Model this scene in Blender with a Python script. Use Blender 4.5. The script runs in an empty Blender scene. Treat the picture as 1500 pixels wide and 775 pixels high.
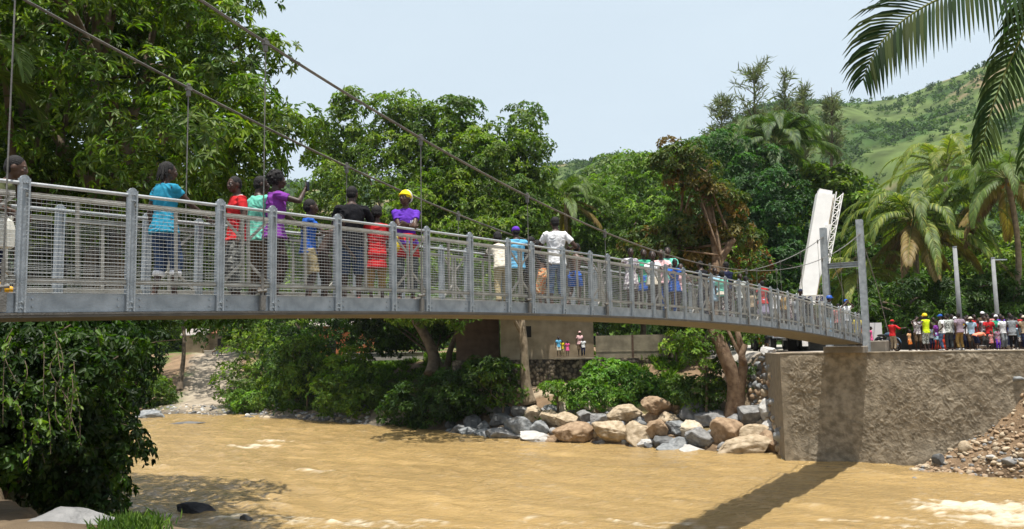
import bpy, math, random
import numpy as np
from mathutils import Vector, Matrix
R_ = math.radians
rng = np.random.RandomState(11)
random.seed(5)
scene = bpy.context.scene
COL = scene.collection

# ------------------------------------------------------------------ camera
EYE = np.array([0.0, 0.0, 6.0])
F, PIT, ROLL = 1200.0, 0.0997, -0.018          # focal length in photo pixels (photo 1500 x 775)
def ray(px, py):
    u = (px-750)/F; v = (387.5-py)/F
    cr, sr = math.cos(ROLL), math.sin(ROLL)
    x = cr*u-sr*v; U = sr*u+cr*v
    c, s = math.cos(PIT), math.sin(PIT)
    return np.array([x, c-s*U, s+c*U])
def PT(px, py, Y):
    r = ray(px, py); return EYE + r*Y/r[1]
def GZ(px, py, z):
    r = ray(px, py); return EYE + r*(z-6.0)/r[2]
cam = bpy.data.cameras.new('camera'); camo = bpy.data.objects.new('camera', cam); COL.objects.link(camo)
cr, sr = math.cos(ROLL), math.sin(ROLL); c_, s_ = math.cos(PIT), math.sin(PIT)
r0 = Vector((1, 0, 0)); u0 = Vector((0, -s_, c_)); f0 = Vector((0, c_, s_))
right = cr*r0+sr*u0; up = -sr*r0+cr*u0
camo.matrix_world = Matrix(((right.x, up.x, -f0.x, 0), (right.y, up.y, -f0.y, 0), (right.z, up.z, -f0.z, 6.0), (0, 0, 0, 1)))
cam.sensor_width = 36; cam.lens = F/1500*36; cam.clip_start = 0.1; cam.clip_end = 6000
scene.camera = camo

# ------------------------------------------------------------------ noise
def _hash(ix, iy, iz, seed):
    n = (ix.astype(np.int64)*374761393 + iy.astype(np.int64)*668265263 + iz.astype(np.int64)*2147483647 + seed*974711) & 0x7fffffff
    n = ((n ^ (n >> 13))*1274126177) & 0x7fffffff
    n = (n ^ (n >> 16)) & 0xffff
    return n/65535.0
def vnoise(p, seed=0):
    p = np.asarray(p, float); i = np.floor(p); f = p-i; f = f*f*(3-2*f); i = i.astype(np.int64)
    o = 0
    for dx in (0, 1):
        wx = f[:, 0] if dx else 1-f[:, 0]
        for dy in (0, 1):
            wy = f[:, 1] if dy else 1-f[:, 1]
            for dz in (0, 1):
                wz = f[:, 2] if dz else 1-f[:, 2]
                o = o + wx*wy*wz*_hash(i[:, 0]+dx, i[:, 1]+dy, i[:, 2]+dz, seed)
    return o*2-1
def fbm(p, oct=4, seed=0, gain=.5):
    p = np.asarray(p, float); a = 1; o = 0
    for k in range(oct):
        o = o + a*vnoise(p*(2**k)+k*17.3, seed+k); a *= gain
    return o

# ------------------------------------------------------------------ materials
MATS = {}
def newmat(name):
    m = bpy.data.materials.new(name); m.use_nodes = True
    nt = m.node_tree; nt.nodes.clear()
    out = nt.nodes.new('ShaderNodeOutputMaterial')
    return m, nt, out
def lnk(nt, a, b): nt.links.new(a, b)
def mat(name, col, rough=.7, var=.12, scale=6.0, bump=0.0, bscale=None, metal=0.0, spec=.35, col2=None, detail=5):
    if name in MATS: return MATS[name]
    m, nt, out = newmat(name)
    b = nt.nodes.new('ShaderNodeBsdfPrincipled'); lnk(nt, b.outputs[0], out.inputs[0])
    tc = nt.nodes.new('ShaderNodeTexCoord')
    nz = nt.nodes.new('ShaderNodeTexNoise'); nz.inputs['Scale'].default_value = scale; nz.inputs['Detail'].default_value = detail
    lnk(nt, tc.outputs['Object'], nz.inputs['Vector'])
    rp = nt.nodes.new('ShaderNodeValToRGB'); lnk(nt, nz.outputs['Fac'], rp.inputs[0])
    c2 = col2 if col2 else tuple(min(1, x*(1+var)) for x in col)
    c1 = col if col2 else tuple(x*(1-var) for x in col)
    rp.color_ramp.elements[0].position = .35; rp.color_ramp.elements[1].position = .65
    rp.color_ramp.elements[0].color = (*c1, 1); rp.color_ramp.elements[1].color = (*c2, 1)
    lnk(nt, rp.outputs[0], b.inputs['Base Color'])
    b.inputs['Roughness'].default_value = rough; b.inputs['Metallic'].default_value = metal
    b.inputs['Specular IOR Level'].default_value = spec
    if bump:
        n2 = nt.nodes.new('ShaderNodeTexNoise'); n2.inputs['Scale'].default_value = bscale or scale*4; n2.inputs['Detail'].default_value = 6
        lnk(nt, tc.outputs['Object'], n2.inputs['Vector'])
        bp = nt.nodes.new('ShaderNodeBump'); bp.inputs['Strength'].default_value = min(1, bump); bp.inputs['Distance'].default_value = .02*max(1, bump)
        lnk(nt, n2.outputs['Fac'], bp.inputs['Height']); lnk(nt, bp.outputs[0], b.inputs['Normal'])
    MATS[name] = m; return m
def attr_mat(name, rough=.5, transl=.3, spec=.4, tcol=1.0, bump=0, bscale=20):
    """base colour from the mesh colour attribute 'tint' (leaf / soil variation, with some light and shade painted in)"""
    if name in MATS: return MATS[name]
    m, nt, out = newmat(name)
    b = nt.nodes.new('ShaderNodeBsdfPrincipled')
    at = nt.nodes.new('ShaderNodeAttribute'); at.attribute_name = 'tint'
    lnk(nt, at.outputs['Color'], b.inputs['Base Color'])
    b.inputs['Roughness'].default_value = rough; b.inputs['Specular IOR Level'].default_value = spec
    if bump:
        tc = nt.nodes.new('ShaderNodeTexCoord')
        n2 = nt.nodes.new('ShaderNodeTexNoise'); n2.inputs['Scale'].default_value = bscale; n2.inputs['Detail'].default_value = 8
        lnk(nt, tc.outputs['Object'], n2.inputs['Vector'])
        bp = nt.nodes.new('ShaderNodeBump'); bp.inputs['Strength'].default_value = min(1, bump); bp.inputs['Distance'].default_value = .08
        lnk(nt, n2.outputs['Fac'], bp.inputs['Height']); lnk(nt, bp.outputs[0], b.inputs['Normal'])
    if transl:
        t = nt.nodes.new('ShaderNodeBsdfTranslucent')
        hs = nt.nodes.new('ShaderNodeMixRGB'); hs.blend_type = 'MULTIPLY'; hs.inputs[0].default_value = 1
        hs.inputs[2].default_value = (1.7*tcol, 2.0*tcol, .5*tcol, 1)
        lnk(nt, at.outputs['Color'], hs.inputs[1]); lnk(nt, hs.outputs[0], t.inputs[0])
        mx = nt.nodes.new('ShaderNodeMixShader'); mx.inputs[0].default_value = transl
        lnk(nt, b.outputs[0], mx.inputs[1]); lnk(nt, t.outputs[0], mx.inputs[2]); lnk(nt, mx.outputs[0], out.inputs[0])
    else:
        lnk(nt, b.outputs[0], out.inputs[0])
    MATS[name] = m; return m

# ------------------------------------------------------------------ objects
def tag(o, label=None, cat=None, group=None, kind=None):
    if label: o['label'] = label
    if cat: o['category'] = cat
    if group: o['group'] = group
    if kind: o['kind'] = kind
    return o
def empty(name, loc=(0, 0, 0), rz=0.0):
    o = bpy.data.objects.new(name, None); COL.objects.link(o)
    o.location = loc; o.rotation_euler = (0, 0, rz); o.empty_display_size = .2
    return o
def link(name, me, parent=None, loc=None):
    o = bpy.data.objects.new(name, me); COL.objects.link(o)
    if parent: o.parent = parent
    if loc is not None: o.location = loc
    return o
class MB:
    def __init__(s): s.v = []; s.f = []; s.m = []; s.n = 0
    def add(s, v, f, mi=0):
        v = np.asarray(v, float); s.v.append(v)
        for q in f: s.f.append(tuple(int(i)+s.n for i in q)); s.m.append(mi)
        s.n += len(v)
    def box(s, c, size, Rm=None, mi=0):
        h = np.array(size)/2
        v = np.array([[x, y, z] for x in (-1, 1) for y in (-1, 1) for z in (-1, 1)])*h
        if Rm is not None: v = v@np.asarray(Rm).T
        s.add(v+np.array(c), [(0, 1, 3, 2), (4, 6, 7, 5), (0, 4, 5, 1), (2, 3, 7, 6), (0, 2, 6, 4), (1, 5, 7, 3)], mi)
    def bar(s, a, b, w, h=None, mi=0, upv=(0, 0, 1)):
        a = np.array(a, float); b = np.array(b, float); d = b-a; L = np.linalg.norm(d); d /= L
        u = np.array(upv, float)
        if abs(d@u) > .98: u = np.array([1., 0, 0])
        x = np.cross(d, u); x /= np.linalg.norm(x); z = np.cross(x, d)
        s.box((a+b)/2, (w, L, h or w), np.stack([x, d, z], 1), mi)
    def tube(s, pts, rad, seg=8, mi=0, caps=True):
        pts = np.asarray(pts, float); n = len(pts)
        rad = np.full(n, rad) if np.isscalar(rad) else np.asarray(rad, float)
        T = np.gradient(pts, axis=0); T /= np.linalg.norm(T, axis=1)[:, None]+1e-9
        u = np.array([0, 0, 1.]) if abs(T[0][2]) < .9 else np.array([1., 0, 0])
        a = np.arange(seg)*2*math.pi/seg; V = []
        x = np.cross(T[0], u); x /= np.linalg.norm(x)
        for i in range(n):
            x = x-T[i]*(x@T[i]); x /= np.linalg.norm(x); y = np.cross(T[i], x)
            V.append(pts[i]+rad[i]*(np.cos(a)[:, None]*x+np.sin(a)[:, None]*y))
        s.loft(V, mi, caps)
    def loft(s, rings, mi=0, caps=True):
        k = len(rings[0]); V = np.concatenate(rings); f = []
        for i in range(len(rings)-1):
            for j in range(k):
                f.append((i*k+j, i*k+(j+1) % k, (i+1)*k+(j+1) % k, (i+1)*k+j))
        if caps:
            f.append(tuple(range(k))[::-1]); f.append(tuple(range((len(rings)-1)*k, len(rings)*k)))
        s.add(V, f, mi)
    def ell(s, c, r, Rm=None, u=12, w=8, mi=0):
        rings = []; a = np.arange(u)*2*math.pi/u
        r = np.array([r]*3 if np.isscalar(r) else r, float)
        for i in range(w+1):
            t = -math.pi/2+math.pi*i/w; t = max(-1.52, min(1.52, t))
            q = np.stack([np.cos(a)*math.cos(t), np.sin(a)*math.cos(t), np.full(u, math.sin(t))], 1)*r
            if Rm is not None: q = q@np.asarray(Rm).T
            rings.append(q+np.array(c))
        s.loft(rings, mi)
    def cap(s, a, ra, b, rb, seg=10, mi=0):       # tapered capsule
        a = np.array(a, float); b = np.array(b, float); d = b-a; L = np.linalg.norm(d)
        if L < 1e-6: return s.ell(a, ra)
        d = d/L
        P = [a-d*ra*.96, a-d*ra*.7, a]; Rr = [ra*.25, ra*.71, ra]
        P += [b, b+d*rb*.7, b+d*rb*.96]; Rr += [rb, rb*.71, rb*.25]
        s.tube(P, Rr, seg, mi)
    def cyl(s, a, b, r, seg=10, mi=0, r2=None): s.tube([a, b], [r, r if r2 is None else r2], seg, mi)
    def mesh(s, name, mats=(), smooth=False):
        me = bpy.data.meshes.new(name)
        V = np.concatenate(s.v) if s.v else np.zeros((0, 3))
        me.from_pydata(V.tolist(), [], s.f)
        for m in mats: me.materials.append(m)
        if len(mats) > 1: me.polygons.foreach_set('material_index', np.array(s.m, dtype=np.int32))
        if smooth: me.polygons.foreach_set('use_smooth', np.ones(len(me.polygons), dtype=bool))
        me.update(); return me
    def build(s, name, m, parent=None, smooth=False, loc=None):
        mats = m if isinstance(m, (list, tuple)) else [m]
        return link(name, s.mesh(name, mats, smooth), parent, loc)
def np_mesh(name, V, Q, mats=(), tint=None, smooth=False, k=4):
    """mesh from numpy arrays: V (n,3), Q (m,k)"""
    me = bpy.data.meshes.new(name); n = len(V); m = len(Q)
    me.vertices.add(n); me.vertices.foreach_set('co', np.ascontiguousarray(V, dtype=np.float32).ravel())
    me.loops.add(m*k); me.loops.foreach_set('vertex_index', np.ascontiguousarray(Q, dtype=np.int32).ravel())
    me.polygons.add(m); me.polygons.foreach_set('loop_start', np.arange(0, m*k, k, dtype=np.int32))
    if smooth: me.polygons.foreach_set('use_smooth', np.ones(m, dtype=bool))
    for mm in mats: me.materials.append(mm)
    me.update(calc_edges=True)
    if tint is not None:
        a = me.color_attributes.new('tint', 'FLOAT_COLOR', 'POINT')
        c = np.ones((n, 4), dtype=np.float32); c[:, :3] = tint
        a.data.foreach_set('color', c.ravel())
    return me
def grid_faces(nu, nv):
    i = np.arange(nu*nv).reshape(nu, nv)
    return np.stack([i[:-1, :-1], i[1:, :-1], i[1:, 1:], i[:-1, 1:]], -1).reshape(-1, 4)
def bezier(p, n):
    p = [np.array(q, float) for q in p]; t = np.linspace(0, 1, n)[:, None]
    while len(p) > 1: p = [p[i]*(1-t)+p[i+1]*t for i in range(len(p)-1)]
    return p[0]
def spline(pts, n):
    pts = np.asarray(pts, float); m = len(pts); out = []
    for q in np.linspace(0, m-1, n):
        i = min(int(q), m-2); t = q-i
        p0 = pts[max(i-1, 0)]; p1 = pts[i]; p2 = pts[i+1]; p3 = pts[min(i+2, m-1)]
        out.append(.5*((2*p1)+(-p0+p2)*t+(2*p0-5*p1+4*p2-p3)*t*t+(-p0+3*p1-3*p2+p3)*t**3))
    return np.array(out)
SUN_E, SKY_S, EXPO, VEIL, VEILC = 5.0, .10, 0.5, .90, (5.15, 6.05, 6.75)
HAZE = .00011
# ------------------------------------------------------------------ people
SKIN = [mat('skin_dark', (.055, .028, .018), .5, .12, 9, spec=.4), mat('skin_deep', (.04, .021, .014), .5, .12, 9, spec=.4), mat('skin_brown', (.08, .042, .026), .5, .12, 9, spec=.4)]
EYEW = mat('eye_white', (.55, .5, .45), .3, .05); EYED = mat('eye_dark', (.01, .008, .007), .2, .05)
LIP = mat('lip', (.09, .03, .028), .45, .1)
HAIR = mat('hair_black', (.008, .007, .007), .75, .3, 40, .6, 90)
def cloth(name, col, **k): return mat('cloth_'+name, col, .85, k.pop('var', .1), k.pop('scale', 7), k.pop('bump', .35), k.pop('bscale', 14), spec=.15, **k)
def pattern(name, c1, c2, scale=18):
    key = 'cloth_'+name
    if key in MATS: return MATS[key]
    m, nt, out = newmat(key)
    b = nt.nodes.new('ShaderNodeBsdfPrincipled'); lnk(nt, b.outputs[0], out.inputs[0]); b.inputs['Roughness'].default_value = .85
    tc = nt.nodes.new('ShaderNodeTexCoord'); vo = nt.nodes.new('ShaderNodeTexVoronoi'); vo.inputs['Scale'].default_value = scale
    lnk(nt, tc.outputs['Object'], vo.inputs['Vector'])
    rp = nt.nodes.new('ShaderNodeValToRGB'); rp.color_ramp.interpolation = 'CONSTANT'
    rp.color_ramp.elements[1].position = .45
    rp.color_ramp.elements[0].color = (*c1, 1); rp.color_ramp.elements[1].color = (*c2, 1)
    lnk(nt, vo.outputs['Distance'], rp.inputs[0]); lnk(nt, rp.outputs[0], b.inputs['Base Color'])
    MATS[key] = m; return m
DG = bpy.context.evaluated_depsgraph_get
def remesh(mb, vox, it=3, wr=0.0, seed=0):
    me = mb.mesh('raw'); ob = bpy.data.objects.new('raw', me); COL.objects.link(ob)
    md = ob.modifiers.new('r', 'REMESH'); md.mode = 'VOXEL'; md.voxel_size = vox; md.adaptivity = 0
    if it:
        sm = ob.modifiers.new('s', 'SMOOTH'); sm.factor = .5; sm.iterations = it
    dg = bpy.context.evaluated_depsgraph_get()
    out = bpy.data.meshes.new_from_object(ob.evaluated_get(dg))
    bpy.data.objects.remove(ob); bpy.data.meshes.remove(me)
    n = len(out.vertices)
    if wr and n:
        co = np.empty(n*3, dtype=np.float32); out.vertices.foreach_get('co', co); co = co.reshape(-1, 3)
        no = np.empty(n*3, dtype=np.float32); out.vertex_normals.foreach_get('vector', no); no = no.reshape(-1, 3)
        q = co*np.array([9, 9, 5.])+seed
        d = (1-np.abs(vnoise(q+2.0*vnoise(co*6+seed, 3)[:, None], seed)))*1.2-.75 + .4*vnoise(q*2.3, seed+5)
        co = co+no*(d*wr)[:, None]
        out.vertices.foreach_set('co', co.astype(np.float32).ravel())
    out.polygons.foreach_set('use_smooth', np.ones(len(out.polygons), dtype=bool))
    out.update(); return out
def ik(a, c, l1, l2, pole):
    a = np.array(a, float); c = np.array(c, float); d = c-a; L = np.linalg.norm(d)
    Lm = (l1+l2)*.995
    if L > Lm: c = a+d/L*Lm; d = c-a; L = Lm
    L = max(L, abs(l1-l2)+1e-3); u = d/np.linalg.norm(d)
    x = (l1*l1-l2*l2+L*L)/(2*L); hgt = math.sqrt(max(0, l1*l1-x*x))
    p = np.array(pole, float); p = p-u*(p@u); p /= np.linalg.norm(p)+1e-9
    return a+u*x+p*hgt, c
def rotx(a): c, s = math.cos(a), math.sin(a); return np.array([[1, 0, 0], [0, c, -s], [0, s, c]])
def roty(a): c, s = math.cos(a), math.sin(a); return np.array([[c, 0, s], [0, 1, 0], [-s, 0, c]])
def rotz(a): c, s = math.cos(a), math.sin(a); return np.array([[c, -s, 0], [s, c, 0], [0, 0, 1]])
ARM = {'down': (.155, .035, .49), 'rail': (.15, .26, .63), 'hips': (.125, .06, .55), 'phone': (.10, .24, .86), 'face': (.04, .12, .91), 'low': (.14, .15, .52), 'fold': (-.02, .17, .64), 'chest': (.03, .19, .68), 'knee': (.09, .30, .42), 'reach': (.10, .36, .70), 'back': (.16, -.05, .5), 'out': (.34, .12, .72)}
PCOUNT = [0]
def person(loc, heading, h, label, group=None, skin=0, fem=False, child=False, lean=0, side=0, hyaw=0, hpit=0,
           L='down', Rr='down', feet=((-.058, 0, 0), (.058, 0, 0)), crouch=0, shirt=None, sleeve=.55, hem=-.05, pants=None, plen=.93, skirt=None, skem=.3, flare=.04,
           hair='short', hat=None, hatm=None, shoes=None, vox=.011, collar=None, extra=None):
    PCOUNT[0] += 1; seed = PCOUNT[0]*7
    root = empty('person', loc, -R_(heading)); tag(root, label, 'person', group)
    H = h
    hs = 1.22 if child else 1.0                     # children's heads are larger
    sw = .094 if fem else .106
    if child: sw = .1
    g = .9 if (fem or child) else 1.0
    P = np.array([0, -.0 - .12*math.sin(R_(lean))*.5, .522-crouch])
    T = rotx(-R_(lean))@roty(R_(side))
    T2 = rotx(-R_(lean)*.45)@roty(R_(side)*.5)
    hipw = .052 if not fem else .055
    if fem: prof = [(-.075, .088, .06, 0), (-.02, .098, .068, -.004), (.045, .082, .058, 0), (.10, .071, .053, .002), (.17, .084, .064, .008), (.215, .092, .064, .008), (.265, .092, .052, 0), (.298, .06, .042, 0), (.325, .03, .031, 0)]
    else: prof = [(-.075, .08, .06, 0), (-.02, .088, .066, -.003), (.045, .083, .058, 0), (.10, .081, .057, 0), (.17, .092, .063, .003), (.225, .101, .064, .003), (.268, .1, .053, 0), (.30, .064, .043, 0), (.325, .034, .034, 0)]
    if child: prof = [(z, x*.98, y*1.0, o) for z, x, y, o in prof]
    ang = np.arange(20)*2*math.pi/20
    def ring(z, rx, ry, yo, inf=0.0):
        w = min(1, max(0, (z+.03)/.13)); M = T2*(1-w)+T*w
        p = np.stack([np.cos(ang)*(rx+inf), np.sin(ang)*(ry+inf)+yo, np.full(20, z)], 1)
        return P+p@M.T
    def tp(x, y, z): return P+T@np.array([x, y, z])
    b = MB(); b.loft([ring(*q) for q in prof])
    nb = tp(0, .0, .31); Hd = T@rotz(-R_(hyaw))@rotx(R_(hpit)); Hd = rotx(R_(lean*.55))@Hd
    hc = tp(0, .008, .325)+Hd@np.array([0, .014, .078*hs])
    b.cap(nb, .034*g, hc+Hd@np.array([0, -.012, -.03]), .031*g)
    def hp(x, y, z): return hc+Hd@(np.array([x, y, z])*hs)
    k = hs
    b.ell(hp(0, -.004, .008), np.array([.0445, .056, .058])*k, Hd, 16, 12)
    b.ell(hp(0, .014, -.026), np.array([.034, .038, .038])*k, Hd, 14, 10)
    b.ell(hp(0, .035, -.045), np.array([.018, .016, .014])*k, Hd)          # chin
    b.cap(hp(0, .052, .006), .006*k, hp(0, .060, -.014), .0085*k)          # nose
    for sx in (-1, 1):
        b.ell(hp(sx*.0085, .053, -.016), .007*k)
        b.ell(hp(sx*.045, -.004, -.006), np.array([.006, .012, .018])*k, Hd)  # ears
        b.ell(hp(sx*.018, .047, .014), np.array([.014, .009, .005])*k, Hd)  # brow
        b.ell(hp(sx*.024, .038, -.014), np.array([.012, .012, .010])*k, Hd)  # cheek
    b.cap(hp(-.011, .050, -.0285), .0062*k, hp(.011, .050, -.0285), .0062*k)
    # arms
    joints = {}
    for sx, tg in ((-1, L), (1, Rr)):
        tg = ARM[tg] if isinstance(tg, str) else tg
        sh = tp(sx*sw*1.03, 0, .272); wr = np.array([sx*tg[0], tg[1], tg[2]])
        if tg[2] < .6 and tg[1] < .1 and (lean or crouch): wr = wr+np.array([0, .2*math.sin(R_(lean)), -crouch])
        pole = np.array([sx*.55, -.5, -.65])
        el, wr = ik(sh, wr, .168, .15, pole); joints[sx] = (sh, el, wr)
        b.cap(sh, .032*g, el, .0235*g); b.cap(sh*.6+el*.4, .0285*g, el, .022*g)
        b.cap(el, .0225*g, wr, .0155*g); b.cap(el*.72+wr*.28, .0225*g, wr, .0155*g)
        d = (wr-el)/np.linalg.norm(wr-el)
        sd = np.cross(d, np.array([0, 1., 0])); sd = sd-d*(sd@d); sd /= np.linalg.norm(sd)+1e-9; nn = np.cross(sd, d)
        if nn[0]*sx > 0: nn = -nn                      # palm faces the body
        pal = wr+d*.045
        b.cap(wr, .0145*g, pal, .0165*g)
        b.cap(wr+sd*.010, .012*g, pal+sd*.014, .011*g); b.cap(wr-sd*.010, .012*g, pal-sd*.014, .011*g)
        for q, (off, fl) in enumerate(((-.0195, .036), (-.0066, .043), (.0066, .041), (.0195, .032))):
            a0 = pal+sd*off*1.1; a1 = a0+d*fl*.55+nn*.006+sd*off*.12; a2 = a1+d*fl*.38+nn*.016
            b.cap(a0, .0058*g, a1, .0054*g, 6); b.cap(a1, .0054*g, a2, .0046*g, 6)
        th = wr+d*.014+sd*.016*(1 if sd[1] > 0 else -1)
        ts = sd*(1 if sd[1] > 0 else -1)
        b.cap(th, .007*g, th+ts*.018+d*.020+nn*.006, .0062*g, 6); b.cap(th+ts*.018+d*.020+nn*.006, .0062*g, th+ts*.021+d*.038+nn*.012, .005*g, 6)
    # legs
    legs = []
    for sx, ft in ((-1, feet[0]), (1, feet[1])):
        hj = P+np.array([sx*hipw, 0, -.015]); an = np.array([ft[0], ft[1], .043+ft[2]])
        kn, an = ik(hj, an, .238, .236, np.array([sx*.12, 1, .1])); legs.append((hj, kn, an))
        lg = .92 if fem else (.86 if child else .95)
        b.cap(hj, .050*lg, kn, .031*lg); b.cap(hj*.6+kn*.4, .046*lg, kn, .032*lg)
        b.cap(kn, .031*lg, an, .0205*lg); b.cap(kn*.72+an*.28+np.array([0, -.009, 0]), .0325*lg, kn*.35+an*.65, .023*lg)
        toe = an+np.array([sx*.014, .085, -.03-ft[2]*.15]); heel = an+np.array([0, -.022, -.022])
        b.cap(heel, .021, an+np.array([sx*.006, .03, -.022]), .02); b.cap(an+np.array([sx*.006, .03, -.022]), .02, toe, .0145)
        b.cap(an, .02, an+np.array([0, .03, -.018]), .019)
        for q in range(5): b.cap(toe+np.array([(q-2)*.0085, -.01, -.002]), .007, toe+np.array([(q-2)*.0095, .018-abs(q-1.5)*.004, -.005]), .0058, 6)
    def fin(mb):
        for i in range(len(mb.v)): mb.v[i] = mb.v[i]*H
        return mb
    me = remesh(fin(b), vox, 2)
    # eyes set into the same mesh
    co = np.empty(len(me.vertices)*3, dtype=np.float32); me.vertices.foreach_get('co', co); co = co.reshape(-1, 3)
    e = MB(); e.v.append(co.astype(float)); e.n = len(co)
    npoly = len(me.polygons); li = np.empty(len(me.loops), dtype=np.int32); me.loops.foreach_get('vertex_index', li)
    ls = np.empty(npoly, dtype=np.int32); me.polygons.foreach_get('loop_start', ls); lt = np.empty(npoly, dtype=np.int32); me.polygons.foreach_get('loop_total', lt)
    e.f = [tuple(li[a:a+n_].tolist()) for a, n_ in zip(ls, lt)]; e.m = [0]*npoly
    for sx in (-1, 1):
        e.ell(hp(sx*.0185, .0445, .004)*H, np.array([.0098, .0062, .0058])*k*H, Hd, 10, 8, 1)
        e.ell(hp(sx*.0185, .0492, .004)*H, np.array([.0042, .0026, .0045])*k*H, Hd, 8, 6, 2)
    e.cap(hp(-.012, .0545, -.0265)*H, .0032*k*H, hp(.012, .0545, -.0265)*H, .0032*k*H, 6, 3)
    e.cap(hp(-.010, .0545, -.0315)*H, .0036*k*H, hp(.010, .0545, -.0315)*H, .0036*k*H, 6, 3)
    bpy.data.meshes.remove(me)
    e.build('body', [SKIN[skin], EYEW, EYED, LIP], root, True)
    # clothes
    if shirt:
        s = MB(); pr = [(hem, prof[1][1]+.010, prof[1][2]+.010, 0)]+[q for q in prof if q[0] > hem+.02 and q[0] < .29]+[(.305, .056, .04, 0)]
        s.loft([ring(*q, .0105+.007*(1-min(1, max(0, (q[0]+.02)/.12)))) for q in pr])
        for sx in (-1, 1):
            sh, el, wr = joints[sx]; a = tp(sx*sw*.7, 0, .27)
            s.cap(a, .037, sh, .0365*g)
            if sleeve > 0:
                t = min(sleeve, 1.0); s.tube([sh, sh+(el-sh)*t*.5, sh+(el-sh)*t], np.array([.0365, .0355, .0365-.003*t])*g, 12)
                if sleeve > 1: s.cap(el, .032*g, el, .032*g); s.tube([el, el+(wr-el)*(sleeve-1)], np.array([.031, .0245])*g, 12)
        o = link('shirt', remesh(fin(s), vox, 2, .010*H*.8, seed), root); o.data.materials.clear(); o.data.materials.append(shirt)
        if collar:
            c2 = MB(); c2.tube([tp(math.cos(t)*.043, math.sin(t)*.036+.004, .306-.012*math.sin(t)) for t in np.linspace(0, 2*math.pi, 17)], .0085, 8)
            fin(c2); c2.build('collar', collar, o, True)
    if pants:
        s = MB(); s.loft([ring(z, x, y, yo, .004) for z, x, y, yo in [(-.085, .085, .062, 0), (-.02, prof[1][1], prof[1][2], 0), (.05, prof[2][1], prof[2][2], 0)]])
        for sx, (hj, kn, an) in zip((-1, 1), legs):
            w = 1.0 if plen > .6 else 1.12
            q = plen*.474/.238 if plen < .5 else 2
            if plen < .5: s.tube([hj+np.array([0, 0, .01]), hj+(kn-hj)*plen/.5], np.array([.053, .050])*w, 14)
            else:
                s.tube([hj+np.array([0, 0, .01]), kn], np.array([.053, .044])*w, 14); s.ell(kn, .0435*w)
                s.tube([kn, kn+(an-kn)*((plen-.5)/.5)], np.array([.043, .035])*w, 14)
        o = link('trousers' if plen > .6 else 'shorts', remesh(fin(s), vox, 2, .010*H, seed+3), root); o.data.materials.clear(); o.data.materials.append(pants)
    if skirt:
        s = MB(); cx = (legs[0][2]+legs[1][2])/2
        rr = []
        for t in np.linspace(0, 1, 8):
            z = (P[2]+.06)*(1-t)+skem*t; f = flare*t; wob = 1+.10*t*np.sin(ang*6+seed)
            c0 = P*(1-t)+np.array([cx[0], cx[1]*.6, 0])*t
            rr.append(np.stack([c0[0]+np.cos(ang)*(.092+f*.8)*wob, c0[1]+np.sin(ang)*(.07+f)*wob, np.full(20, z)], 1))
        s.loft(rr); fin(s); s.build('skirt', skirt, root, True)
    if shoes:
        for sx, (hj, kn, an) in zip((-1, 1), legs):
            s = MB(); toe = an+np.array([sx*.014, .095, -.028]); heel = an+np.array([0, -.024, -.022])
            s.cap(heel, .0245, an+np.array([sx*.006, .03, -.02]), .0245); s.cap(an+np.array([sx*.006, .03, -.02]), .0245, toe, .019)
            fin(s); o = link('shoe', remesh(s, max(vox, .009), 2), root); o.data.materials.clear(); o.data.materials.append(shoes)
    s = MB(); hrn = np.random.RandomState(seed)
    if hair == 'short':
        s.ell(hp(0, -.0085, .0165), np.array([.0465, .0535, .0545])*k, Hd, 18, 12)
        s.ell(hp(0, -.024, -.005), np.array([.0425, .038, .042])*k, Hd, 14, 10)
    elif hair == 'afro':
        s.ell(hp(0, -.020, .022), np.array([.062, .062, .064])*k, Hd, 18, 12)
        for _ in range(60):
            d = hrn.normal(size=3); d /= np.linalg.norm(d)
            if d[1] > .35 and d[2] < .45: continue
            s.ell(hp(*(np.array([0, -.020, .022])+d*.058)), .013*k, None, 6, 5)
    elif hair == 'braids':
        s.ell(hp(0, -.012, .015), np.array([.049, .056, .059])*k, Hd, 18, 12)
        for _ in range(46):
            a = hrn.uniform(-2.5, 2.5); st = hp(math.sin(a)*.045, -math.cos(a)*.052-.006, .02+hrn.uniform(-.01, .03)); en = st+Hd@(np.array([math.sin(a)*.02, -math.cos(a)*.018, -.06-hrn.uniform(0, .04)])*k)
            if math.cos(a) < -.2: continue
            s.cap(st, .0085*k, en, .0065*k, 6)
    elif hair == 'bun':
        s.ell(hp(0, -.010, .016), np.array([.047, .055, .056])*k, Hd, 18, 12); s.ell(hp(0, -.055, .045), .022*k)
    if s.v: fin(s); s.build('hair', HAIR, root, True)
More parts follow.
